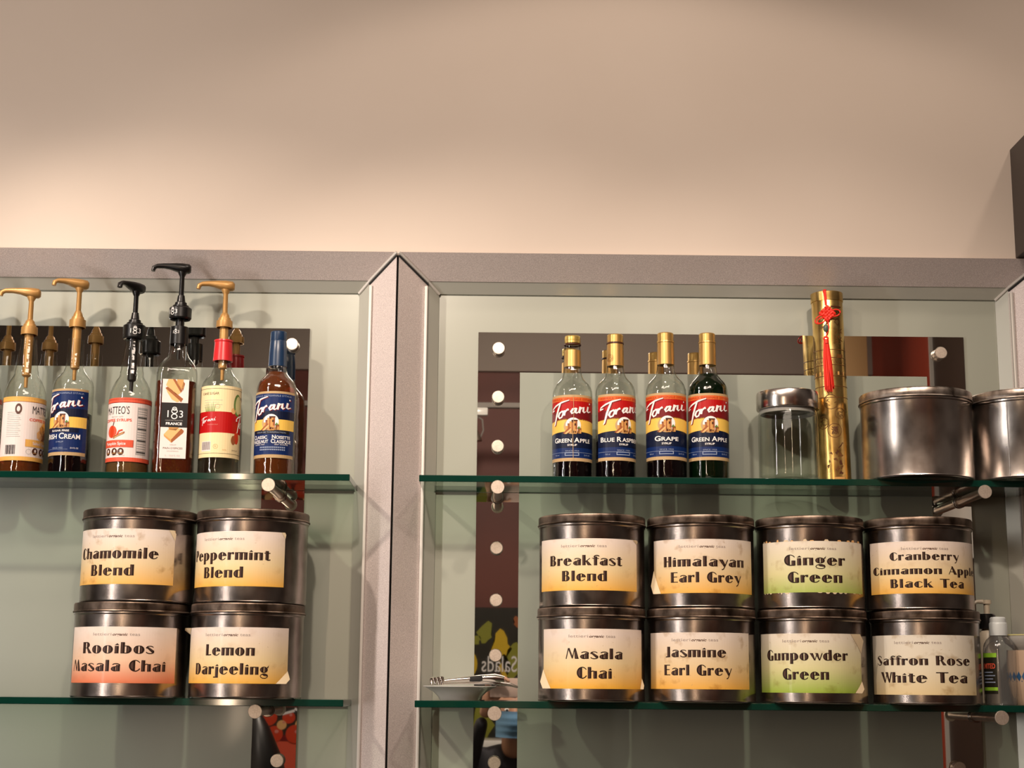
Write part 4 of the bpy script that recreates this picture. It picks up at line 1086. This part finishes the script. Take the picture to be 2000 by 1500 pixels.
# sugar free Irish cream, gold pump
t = syrup(141, 800, YL, PROF_A, .0395, 'dark syrup bottle with blue Irish Cream label and gold pump', 'bottle', GLT, 0, 'syrup_dark', .112)
pr = Print(); U, v0, H = classic_label(pr, .0385, BLU, '', 0, 0)
flavour_text(pr, 'IRISH CREAM', .005, v0 + .032, .0090, .070)
pr.text('SYRUP', .002, v0 + .0245, .0030, 'ink_greyblue', width=.015, layer=6)
pr.rect(-.034, v0 + H * .345, .036, v0 + H * .405, 'ink_navy', 5); pr.text('SUGAR FREE', .001, v0 + H * .355, .0034, 'ink_white', width=.036, layer=6, bold=.02)
pr.text('SINCE 1925', -.002, v0 + .0130, .0026, 'ink_greyblue', width=.022, layer=6); pr.text('25.4 FL OZ', .030, v0 + .0130, .0026, 'ink_white', width=.015, layer=6)
pr.rect(-U * .9, v0 + .0115, .018, v0 + .0119, 'ink_greyblue', 6)
pr.build('label', cyl_map(.0386, facing(t, -33)), t, step=.005)
pump(t, zz(641, YL, 156), zz(626, YL, 156), zz(608, YL, 156), zz(563, YL, 156), 'pump_gold', R_(180 + 28), .050)

# caramel coffee syrup at the left edge
def round_label(pr, r, edge, kind):
    U = r * 2.3; v0, v1 = .016, .140
    pr.rect(-U, v0, U, v1, 'ink_pinkwhite', 0)
    pr.rect(-U, v0, U, v0 + .008, edge, 1); pr.rect(-U, v1 - .009, U, v1, edge, 1)
    pr.rect(-U, v1 - .010, U, v1 - .009, 'ink_darkred' if edge == 'ink_coral' else 'ink_brick', 1); pr.rect(-U, v1 - .0035, U, v1 - .0030, 'ink_darkred' if edge == 'ink_coral' else 'ink_tan', 2)
    pr.text("MATTEO'S", 0, v1 - .032, .0150, 'ink_black', width=.052, layer=2)
    pr.text('barista style', .002, v1 - .0385, .0035, 'ink_grey', width=.026, layer=2, shear=.3)
    pr.text('COFFEE SYRUPS', 0, v1 - .0465, .0052, 'ink_coral', width=.062, layer=2, bold=.03)
    # picture
    if kind == 'caramel':
        for a, b_, m_ in [(0, 0, 'ink_tan'), (.008, -.008, 'ink_brick'), (-.006, -.010, 'ink_paleorange'), (.006, .006, 'ink_amberstripe'), (.002, -.018, 'ink_brick')]:
            pr.poly([(a - .007, .072 + b_), (a + .002, .067 + b_), (a + .009, .073 + b_), (a + .008, .084 + b_), (a - .001, .088 + b_), (a - .008, .082 + b_)], m_, 3)
    else:
        pr.disc(-.008, .074, .011, .012, 'ink_coral', 3); pr.disc(-.008, .074, .005, .012, 'ink_tomato', 4); pr.line([(-.006, .085), (-.004, .093)], .0018, 'ink_brown', 4)
        pr.poly([(-.004, .060), (.018, .070), (.019, .074), (-.003, .065)], 'ink_brick', 5); pr.line([(.004, .067), (.008, .075), (.015, .077)], .003, 'ink_tomato', 5); pr.line([(-.002, .062), (.017, .071)], .0012, 'ink_paleorange', 6)
    rb = 'ink_amberstripe' if kind == 'caramel' else 'ink_coral'
    pr.poly([(-.036, .0435), (.036, .0435), (.031, .0505), (.036, .0575), (-.036, .0575), (-.031, .0505)], rb, 4)
    pr.text('Salted Caramel' if kind == 'caramel' else 'Pumpkin Spice', 0, .048, .0055, 'ink_pinkwhite', width=.044, layer=6, bold=.02)
    for k, u in enumerate((-.016, 0, .013)):
        pr.disc(u, .035, .0062, .0070, 'ink_deepbrown', 3); pr.disc(u + .0005, .036, .0022, .0030, 'ink_pinkwhite', 4); pr.rect(u - .004, .0315, u + .004, .0325, 'ink_tan', 4)
    pr.ring(-.029, .034, .0048, .0006, 'ink_grey', 3)
    pr.text('NET 25.4 FL OZ', .008, .0265, .0022, 'ink_grey', width=.026, layer=2)
    # facts panel (right) and story text with bar code (left)
    pr.rect(.041, .030, .064, .122, 'ink_grey', 2)
    for j in range(19): pr.rect(.0425, .034 + j * .0045, .0625, .0358 + j * .0045, 'ink_pinkwhite' if j % 5 else 'ink_black', 3)
    for j in range(14): pr.rect(-.074, .062 + j * .0036, -.046 - (j % 3) * .002, .0628 + j * .0036, 'ink_grey', 2)
    for j in range(11): pr.rect(-.074 + j * .0019, .028, -.0731 + j * .0019 + (j % 3) * .0003, .046, 'ink_black', 2)
    pr.disc(-.052, .116, .0065, .0105, 'ink_brown', 2); pr.disc(-.052, .116, .0032, .0055, 'ink_pinkwhite', 3)
t = syrup(47, 800, YL, PROF_B, .040, 'clear bottle with white and orange Coffee Syrups label and gold pump', 'bottle', GLT, 0, 'syrup_amber', .020)
pr = Print(); round_label(pr, .040, 'ink_amberstripe', 'caramel'); pr.build('label', cyl_map(.0401, facing(t, 60)), t, step=.005)
pump(t, zz(655, YL, 60), zz(640, YL, 60), zz(625, YL, 60), zz(580, YL, 60), 'pump_gold', R_(180 + 10), .058)
t = syrup(254, 800, YL, PROF_B, .040, 'clear bottle with white and red Pumpkin Spice label and black pump', 'bottle', GLT, 0, 'syrup_honey', .020)
pr = Print(); round_label(pr, .040, 'ink_coral', 'pumpkin'); pr.build('label', cyl_map(.0401, facing(t, -38)), t, step=.005)
pump(t, zz(664, YL, 266), zz(636, YL, 266), zz(612, YL, 266), zz(570, YL, 266), 'pump_black', R_(180 + 58), .045, big=True)
p2 = Print()
def year_mark(p, u, v, h, m_='ink_white', ly=1):
    """1, two interlaced loops, 3"""
    p.text('1', u - h * .62, v, h * .72, m_, layer=ly); p.text('3', u + h * .66, v, h * .72, m_, layer=ly)
    for cv_ in (.22, .62): p.line([(u + h * .27 * math.cos(a) * 1.0, v - h * .20 + h * cv_ * 1.35 + h * .24 * math.sin(a)) for a in [2 * PI * i / 14 for i in range(15)]], h * .09, m_, ly)
    for cv_, s in ((1.06, 1),): p.line([(u + h * .20 * math.cos(a), v - h * .18 + h * cv_ + h * .16 * math.sin(a)) for a in [2 * PI * i / 14 for i in range(15)]], h * .08, m_, ly)
zcol = zz(655, YL, 266)
year_mark(p2, 0, zcol, .013); p2.build('collar_mark', cyl_map(.0217, facing(t, 3)), t, step=.003)
# the leftmost, mostly outside the frame
t = syrup(-40, 800, YL, PROF_B, .040, 'bottle with red edged label cut off by the left edge', 'bottle', GLT, 0, 'syrup_honey', .020)
pr = Print(); round_label(pr, .040, 'ink_coral', 'pumpkin'); pr.build('label', cyl_map(.0401, facing(t, 10)), t, step=.005)
pump(t, zz(655, YL, 60), zz(640, YL, 60), zz(625, YL, 60), zz(580, YL, 60), 'pump_gold', R_(180 + 20), .058)

# tall square bottle of ginger-bread syrup
YC = -.078
t = syrup(343, 800, YC, PROF_C, .038, 'tall square brown syrup bottle with black and white label, black pump', 'bottle', GLT, 0, 'syrup_brown', .174, sq=sqC, rz=R_(9), seg=64)
pr = Print()
w2 = .0245
pr.rect(-w2, .022, w2, .082, 'ink_pinkwhite', 0); pr.rect(-w2, .082, w2, .130, 'ink_black', 0); pr.rect(-w2, .130, w2, .176, 'ink_pinkwhite', 0)
# gingerbread slices
for pts, m_ in [([(-.014, .176), (-.006, .176), (.010, .150), (.003, .144), (-.018, .164)], 'ink_paleorange'), ([(-.006, .176), (-.001, .176), (.013, .154), (.010, .150)], 'ink_brick'),
                ([(.002, .176), (.014, .176), (.015, .160), (.010, .156), (.002, .168)], 'ink_tan'), ([(.014, .172), (.017, .168), (.014, .154), (.011, .158)], 'ink_brick'),
                ([(-.018, .158), (-.015, .150), (-.006, .136), (.004, .131), (.010, .134)], 'ink_paleorange'), ([(-.019, .158), (-.015, .161), (.015, .138), (.011, .131), (.009, .134)], 'ink_brick'),
                ([(-.018, .068), (-.008, .080), (.014, .080), (-.004, .058)], 'ink_paleorange'), ([(-.004, .058), (.014, .080), (.019, .076), (.018, .072), (-.003, .052)], 'ink_brick'), ([(-.018, .068), (-.004, .058), (-.003, .052), (-.017, .064)], 'ink_tan'),
                ([(-.010, .082), (.010, .082), (.004, .076), (-.008, .077)], 'ink_tan')]:
    pr.poly(pts, m_, 2)
year_mark(pr, 0, .1015, .019, ly=3)
pr.text('MAISON ROUTIN', 0, .0945, .0020, 'ink_grey', width=.032, layer=3); pr.text('FRANCE', 0, .0868, .0048, 'ink_white', width=.030, layer=3, bold=.03)
pr.text('SIROP', 0, .047, .0024, 'ink_grey', width=.012, layer=2); pr.text("PAIN D'EPICES", 0, .040, .0034, 'ink_brown', width=.036, layer=2); pr.text('GINGERBREAD', 0, .035, .0020, 'ink_grey', width=.022, layer=2)
pr.text('1L - 33.8 FL OZ', 0, .0255, .0034, 'ink_grey', width=.028, layer=2)
lb = pr.build('label', lambda u, v, off: Vector((u, -.0384 - off, v)), t)
lathe('foil_sleeve', [(.0168, .252), (.0174, .252), (.0172, .287), (.0160, .287)], 'pump_black', t, 32)
p2 = Print(); year_mark(p2, -.004, .272, .008); p2.build('sleeve_mark', cyl_map(.0175, facing(t, -20)), t, step=.003)
pump(t, zz(625, YC, 355), zz(602, YC, 355), zz(578, YC, 355), zz(532, YC, 355), 'pump_black', R_(180 + 2), .056, big=True, r=.016, tubelen=.060)
p2 = Print(); year_mark(p2, 0, zz(617, YC, 355), .012); p2.build('collar_mark', cyl_map(.0217, facing(t, -52)), t, step=.003)

# cream and red label
t = syrup(431, 800, YL, PROF_A, .0385, 'nearly empty bottle with cream and red label, red foil neck, gold pump', 'bottle', GLT, 0, None, 0)
pr = Print(); r = .0385; U = r * 2.2; v0, v1 = .026, .166
pr.rect(-U, v0, U, v1, 'ink_cream', 0); pr.rect(-U, v1 - .0065, U, v1 - .0058, 'ink_black', 1); pr.rect(-U, v0 + .0075, U, v0 + .0082, 'ink_black', 1)
pr.rect(-U, v0 + .048, U, v0 + .089, 'ink_red', 1)
wordmark(pr, -.024, v0 + .071, r, .36, layer=3, vs=.36); pr.text('PUREMADE SYRUP', -.014, v0 + .0625, .0020, 'ink_pinkred', width=.020, layer=3)
wordmark(pr, .070, v0 + .070, r, .80, layer=3)
pr.text('CANE SUGAR', -.022, v1 - .018, .0050, 'ink_brown', width=.036, layer=2)
for j in range(4): pr.rect(-.034, v1 - .029 - j * .0045, .003 - (j % 2) * .006, v1 - .0284 - j * .0045, 'ink_grey', 2)
for k in range(7): pr.poly([(-.030 + k * .0028, v0 + .089), (-.028 + k * .0028, v0 + .089), (-.033 + k * .0037, v0 + .104 + (k % 3) * .003)], 'ink_green', 2)
pr.ring(-.006, v0 + .099, .0045, .0005, 'ink_gold', 2)
pr.text('CARAMEL', .046, v1 - .024, .0060, 'ink_deepbrown', width=.034, layer=2)
pr.disc(.036, v0 + .104, .010, .022, 'ink_green', 2); pr.disc(.038, v0 + .104, .008, .018, 'ink_apple', 3); pr.disc(.026, v0 + .092, .005, .006, 'ink_paleorange', 2)
pr.rect(-.037, v0 + .012, -.016, v0 + .031, 'ink_pinkwhite', 2)
for j in range(9): pr.rect(-.0355 + j * .0021, v0 + .0145, -.0345 + j * .0021, v0 + .030, 'ink_black', 3)
pr.ring(-.007, v0 + .021, .0042, .0006, 'ink_tan', 2); pr.text('B', -.007, v0 + .0195, .0035, 'ink_tan', layer=2); pr.text('750 ML', .010, v0 + .0135, .0022, 'ink_tan', width=.008, layer=2)
pr.disc(.028, v0 + .035, .0055, .009, 'ink_brick', 2); pr.disc(.036, v0 + .040, .007, .012, 'ink_tomato', 2)
pr.text('25.4 FL OZ', .032, v0 + .014, .0024, 'ink_brown', width=.014, layer=2)
pr.build('label', cyl_map(r, facing(t, 0)), t, step=.005)
lathe('foil_sleeve', [(.0160, .2205), (.0190, .2207), (.0168, .258), (.0180, .260), (.0178, .263), (.0150, .262)], 'foil_red', t, 32)
pump(t, zz(641, YL, 438), zz(628, YL, 438), zz(612, YL, 438), zz(566, YL, 438), 'pump_gold', R_(180 + 8), .053)

# everything above a bottle's heel sits a little higher: stretch all bottle meshes alike
def stretch(o):
    for c in o.children:
        if c.type == 'MESH':
            for v in c.data.vertices:
                if v.co.z > .0135: v.co.z = v.co.z * ZK + ZO2
        stretch(c)
for o in list(COL.objects):
    if o.name.startswith('syrup_bottle'): stretch(o)

# ================================================================== glass jar, gold tube, tassel
yj = -.088
t = thing('glass_jar', (at(1540, 860, yj).x, yj, ZT + .0004), 'empty clear glass jar with a steel lid, left of the gold tube', 'jar')
lathe('glass', [(0, .008), (.040, .007), (.046, .0015), (.052, 0), (.0560, .004), (.0570, .012), (.0570, .120), (.0560, .128), (.0530, .134), (.0530, .142), (.0505, .142), (.0505, .134), (.0540, .126), (.0548, .012), (.050, .010), (0, .010)], 'jar_glass', t, 64, angle=50)
lathe('lid', [(0, .134), (.0540, .134), (.0590, .135), (.0598, .137), (.0598, .162), (.0585, .1665), (.055, .168), (0, .168)], 'steel_lid', t, 64)
lathe('seal', [(.0505, .128), (.0525, .127), (.0540, .1335), (.0510, .1338)], 'ink_grey', t, 48)

t.scale = (1, 1, 1.04)
yt = -.052
xt = at(1632, 930, yt).x; xtop = at(1614, 575, yt).x
tube_h = at(1614, 571, yt).z - ZT - .004
t = thing('gold_tube', (xt, yt, ZT + .0004), 'tall gold foil tube with engraved characters, between jar and plain tin', 'tube')
t.rotation_euler = (0, math.atan2(xtop - xt, tube_h) + 0.0, R_(0))
TR = .0302
lathe('tube_body', [(0, .001), (TR - .002, .001), (TR, .0), (TR, tube_h - .006), (TR - .0008, tube_h - .001), (TR - .002, tube_h), (0, tube_h - .001)], 'gold_tube', t, 56)
lathe('rim', [(TR + .0002, tube_h - .018), (TR + .0012, tube_h - .018), (TR + .0012, tube_h - .001), (TR, tube_h)], 'gold_tube', t, 56)
pr = Print(); E = 'ink_engrave'; uc = .006
Uf = TR * 2.6
for v in (.190 + .0, .190 + .020, .232, .246, .262, .168): pr.rect(-Uf, v, Uf, v + .0012, E, 1)
for k in range(26):
    u = -Uf + k * 2 * Uf / 26; pr.rect(u, .2125, u + .0038, .2195, 'ink_tan', 1) if k % 2 else pr.line([(u, .213), (u + .003, .219), (u + .005, .213)], .0006, E, 1)
    pr.line([(u, .236), (u + .003, .243), (u + .006, .236)], .0006, E, 1)
pr.line([(uc + .005, .318), (uc + .011, .325), (uc + .017, .318), (uc + .011, .311), (uc + .005, .318)], .0010, 'ink_deepbrown', 2)
for a in range(5): pr.line([(uc + .002 + a * .004, .336 + (a % 2) * .003), (uc + .005 + a * .004, .342 - (a % 2) * .004), (uc + .006 + a * .004, .337)], .0011, 'ink_deepbrown', 2)
pr.line([(uc + -.001, .333), (uc + .022, .333)], .0006, E, 1); pr.line([(uc - .001, .348), (uc + .022, .348)], .003, 'ink_deepbrown', 1)
random.seed(11)
for k in range(26):
    u = uc + random.uniform(.004, .020); v = random.uniform(.268, .304); pr.line([(u, v), (u + random.uniform(-.004, .004), v + random.uniform(-.004, .004)), (u + random.uniform(-.005, .005), v + random.uniform(-.005, .002))], .0008, E, 1)
pr.rect(uc + .006, .247, uc + .020, .2535, E, 1)
for cu, cv_, rr, ch in ((.001, .104, .0135, '源'), (.0135, .137, .0105, None), (-.004, .160, .014, None), (-.022, .120, .012, None)):
    pr.ring(cu, cv_, rr, .0010, E, 1)
    if ch: pr.text(ch, cu, cv_ - .0060, .0115, 'ink_deepbrown', width=.0135, layer=2, bold=.01)
    else:
        for k in range(8):
            a = random.uniform(0, 6); u = cu + rr * .5 * math.cos(a); v = cv_ + rr * .5 * math.sin(a)
            pr.line([(u, v), (u + random.uniform(-.005, .005), v + random.uniform(-.005, .005))], .0009, 'ink_deepbrown' if k % 2 else E, 2)
# dark brush shapes low on the tube
for k, (u, v, s) in enumerate([(.004, .062, .007), (.010, .056, .008), (.000, .048, .006), (.009, .042, .009), (.012, .034, .007), (.004, .030, .008), (.010, .022, .006), (-.008, .060, .005), (-.012, .045, .005), (-.014, .036, .006)]):
    n = 7; ph = k * 1.3
    pr.poly([(u + s * (.55 + .45 * math.sin(2 * a + ph)) * math.cos(a) * .8, v + s * (.5 + .4 * math.cos(3 * a + ph)) * math.sin(a)) for a in [2 * PI * i / n for i in range(n)]], 'ink_deepbrown' if k < 7 and k % 3 == 0 else E, 1)
pr.line([(.007, .070), (.013, .076), (.014, .080), (.017, .079)], .0016, 'ink_deepbrown', 2); pr.rect(-.004, .006, .016, .014, 'ink_tan', 1)
pr.build('engraving', cyl_map(TR, facing(t, 4)), t, step=.003)

# red knot pendant hanging down the front of the tube
yk = yt - TR - .006
def kp(px, py, dy=0.0): return at(px, py, yk + dy)
o0 = kp(1611, 572)
t = thing('knot_tassel', o0, 'red knotted cord tassel hanging down the gold tube', 'tassel')
def loc(px, py, dy=0.0): return kp(px, py, dy) - o0
bm = bmesh.new()
for dx in (-2, 0, 2): tube(bm, [loc(1611 + dx, 566, .012), loc(1610 + dx, 569), loc(1612 + dx * .8, 580), loc(1613 + dx * .5, 596)], .0013, 6)
finish(bm, 'hanging_cord', t, ('red_cord',))
bm = bmesh.new()
kc = (1616, 612)
for i in range(5):   # woven lozenge: crossing cords
    for sgn in (1, -1):
        o = (i - 2) * 4.6
        pts = []
        for k in range(9):
            s_ = (k / 8 - .5) * 25
            x = kc[0] + (s_ * .70 * sgn) + o * .72; y = kc[1] + s_ * .70 - o * .72 * sgn
            pts.append(loc(x, y, -.0012 * math.cos(k * PI / 2 + (i + (sgn > 0)) * PI)))
        tube(bm, pts, .0021, 6)
finish(bm, 'woven_knot', t, ('red_cord',), angle=60)
bm = bmesh.new()
def ell(cx, cy, rx, ry, rot, n=20):
    out = []
    for k in range(n):
        a = 2 * PI * k / n; x = rx * math.cos(a); y = ry * math.sin(a)
        out.append(loc(cx + x * math.cos(rot) - y * math.sin(rot), cy + x * math.sin(rot) + y * math.cos(rot), -.001))
    return out
tube(bm, ell(1603, 624, 12, 7, -.5), .0014, 6, closed=True); tube(bm, ell(1604, 626, 8, 4.5, -.5), .0013, 6, closed=True); tube(bm, ell(1631, 611, 10, 6.5, -.2), .0014, 6, closed=True)
finish(bm, 'side_loop', t, ('red_cord',))
bm = bmesh.new(); c_ = loc(1613, 641, -.002)
bmesh.ops.create_uvsphere(bm, u_segments=16, v_segments=10, radius=.0065)
for v in bm.verts: v.co = Vector((v.co.x * .8, v.co.y * .7, v.co.z * 1.25)) + c_
finish(bm, 'stone_bead', t, ('jade',), angle=80)
bm = bmesh.new(); tube(bm, [loc(1617, 628), loc(1619, 640, -.004), loc(1615, 652), loc(1613, 660)], .0014, 6); tube(bm, ell(1613, 661, 4, 3, 0), .002, 6, closed=True)
finish(bm, 'lower_cord', t, ('red_cord',))
bm = bmesh.new()
random.seed(5)
for k in range(60):
    a = random.uniform(-1, 1); b_ = random.uniform(-1, 1)
    top_ = loc(1613.5 + a * 3.8, 667, b_ * .002); m1 = loc(1616 + a * 7.5, 705, b_ * .004); e1 = loc(1620 + a * 8.5 + random.uniform(-1, 1), random.uniform(752, 766), b_ * .005 + .001)
    tube(bm, [top_, m1, e1], [.0013, .0013, .0006], 5)
finish(bm, 'fringe', t, ('red_cord',))
bm = bmesh.new(); p_a = loc(1613.5, 663); p_b = loc(1614, 671)
tube(bm, [p_a, p_b], .0050, 12); finish(bm, 'binding', t, ('red_cord',))

# ================================================================== lower shelf small things
# white flared bowl with steel tongs
yb_ = -.085
bz = ZB + .0004
t = thing('white_bowl', (at(898, 1350, yb_).x, yb_, bz), 'white flared bowl holding steel tongs, left end of the lower right shelf', 'bowl')
lathe('bowl_body', [(0, .002), (.034, .002), (.036, 0), (.038, .002), (.0395, .006), (.049, .015), (.060, .0215), (.0675, .0245), (.0680, .0258), (.0665, .0262), (.058, .0235), (.046, .017), (.037, .008), (0, .006)], 'cup_white', t, 64)
xo = at(898, 1350, yb_).x
t = thing('serving_tongs', (xo, yb_, bz + .027), 'steel tongs with a scalloped end lying across the white bowl', 'tongs')
def tl(px, py): q = at(px, py, yb_ - .01); return (q.x - xo, q.z - bz - .027)
bm = bmesh.new()
secs = [((-.040, -.01, .006), (1, 0, .05), .006, .003), ((-.020, -.01, .009), (1, 0, .05), .007, .0035), ((.005, -.008, .011), (1, 0, .05), .010, .0050), ((.035, -.004, .013), (1, 0, .0), .013, .0065), ((.065, 0, .014), (1, 0, 0), .013, .0080), ((.082, .002, .012), (1, 0, -.1), .010, .0060)]
loft(bm, secs, 16, 2.4); finish(bm, 'upper_arm', t, ('steel_lid',), angle=60)
bm = bmesh.new()
secs = [((-.040, .004, .003), (1, 0, 0), .006, .002), ((.0, .006, .004), (1, 0, 0), .007, .002), ((.05, .012, .006), (1, 0, 0), .009, .003), ((.095, .020, .002), (1, 0, -.1), .008, .003), ((.108, .022, -.002), (1, 0, -.2), .006, .002)]
loft(bm, secs, 12, 2.4); finish(bm, 'lower_arm', t, ('steel_lid',), angle=60)
bm = bmesh.new()
for k in range(4):
    tube(bm, [(-.052 + k * .0065, -.022, .001), (-.052 + k * .0065, -.020, .010 + .001 * k), (-.050 + k * .006, .0, .0125)], [.0022, .0036, .0028], 8)
finish(bm, 'scalloped_tip', t, ('steel_lid',), angle=70)
bm = bmesh.new()
loft(bm, [((.018, -.0160, .0115), (1, 0, 0), .001, .0040), ((.022, -.0170, .0118), (1, 0, 0), .002, .0048), ((.037, -.0178, .0125), (1, 0, 0), .002, .0052), ((.042, -.0165, .0128), (1, 0, 0), .001, .0040)], 10, 3)
finish(bm, 'slot', t, ('gap_black',))

# clear squeeze bottle with flip cap
ys = -.105
t = thing('squeeze_bottle', (at(1953, 1300, ys).x, ys, bz), 'clear plastic squeeze bottle with white flip cap and green banded label', 'bottle')
lathe('bottle_body', [(0, .002), (.022, .001), (.0275, 0), (.0290, .003), (.0290, .098), (.0275, .110), (.0225, .119), (.0165, .124), (.0150, .126), (.0150, .129)], 'squeeze_plastic', t, 40, angle=50)
lathe('flip_cap', [(.0150, .126), (.0165, .1262), (.0165, .147), (.0155, .150), (.0150, .1505), (.0152, .152), (.0145, .158), (.0120, .1605), (0, .161)], 'frosted_cap', t, 32)
pr = Print()
pr.rect(-.020, .020, .016, .094, 'ink_boarddark', 0); pr.rect(-.020, .086, .016, .094, 'ink_lime', 1); pr.rect(-.020, .026, .016, .032, 'ink_lime', 1)
pr.text('LIMITED', -.002, .066, .009, 'ink_coral', width=.030, layer=2, bold=.03)
for j in range(4): pr.rect(-.014, .040 + j * .006, .012 - (j % 2) * .004, .042 + j * .006, 'ink_greyblue', 2)
pr.build('label', cyl_map(.0291, facing(t, -42)), t, step=.004)
# soap pump bottle behind it
yp = -.062
t = thing('pump_bottle', (at(1928, 1290, yp).x + .004, yp, bz), 'cream bottle with black collar and beige pump, behind the squeeze bottle', 'bottle')
lathe('bottle_body', [(0, .001), (.017, 0), (.019, .003), (.019, .118), (.016, .132), (.011, .138), (.011, .142)], 'cream_soap', t, 32)
lathe('collar', [(.010, .140), (.0155, .1402), (.0155, .1650), (.0135, .168), (.005, .1685), (0, .1685)], 'pump_black', t, 28)
lathe('plunger', [(0, .168), (.0055, .168), (.0055, .186), (.0085, .187), (.0085, .194), (0, .195)], 'cream_soap', t, 20)
bm = bmesh.new(); tube(bm, [(-.006, 0, .191), (-.018, 0, .191), (-.024, 0, .188)], [.0045, .0035, .003], 8); finish(bm, 'spout', t, ('cream_soap',))
# mug with a small white bowl on top
ym = -.085
xm = at(2008, 1300, ym).x
t = thing('patterned_mug', (xm, ym, bz), 'tan and blue mug under the small white bowl, at the right edge', 'mug')
lathe('mug_body', [(0, .002), (.024, .001), (.028, 0), (.033, .010), (.0375, .040), (.0385, .075), (.037, .100), (.0355, .100), (.036, .075), (.034, .040), (.030, .012), (0, .006)], 'mug_tan', t, 44)
pr = Print()
for k in range(22):
    u = -.11 + k * .010
    for a, b_ in ((.052, 0), (.036, .005), (.020, 0)): pr.poly([(u + b_, a - .009), (u + b_ + .0046, a), (u + b_, a + .009), (u + b_ - .0046, a)], 'mug_blue', 1)
pr.build('glaze_pattern', cyl_map(.0385, 0, taper=lambda v: .0290 + .0095 * min(1, v / .05)), t, step=.004)
bm = bmesh.new(); tube(bm, [(.034, 0, .080), (.055, 0, .078), (.062, 0, .055), (.052, 0, .030), (.034, 0, .028)], .0048, 10); finish(bm, 'handle', t, ('mug_tan',))
t = thing('small_bowl', (xm - .004, ym, bz + .1006), 'small white bowl with green rim stacked on the tan mug', 'bowl')
lathe('bowl_body', [(0, .002), (.018, .001), (.021, 0), (.023, .003), (.036, .013), (.0415, .026), (.0405, .027), (.034, .016), (.020, .006), (0, .005)], 'cup_white', t, 44)
lathe('rim', [(.0405, .0262), (.0422, .0262), (.0422, .0285), (.0405, .0285), (.0405, .0262)], 'ink_apple', t, 44)
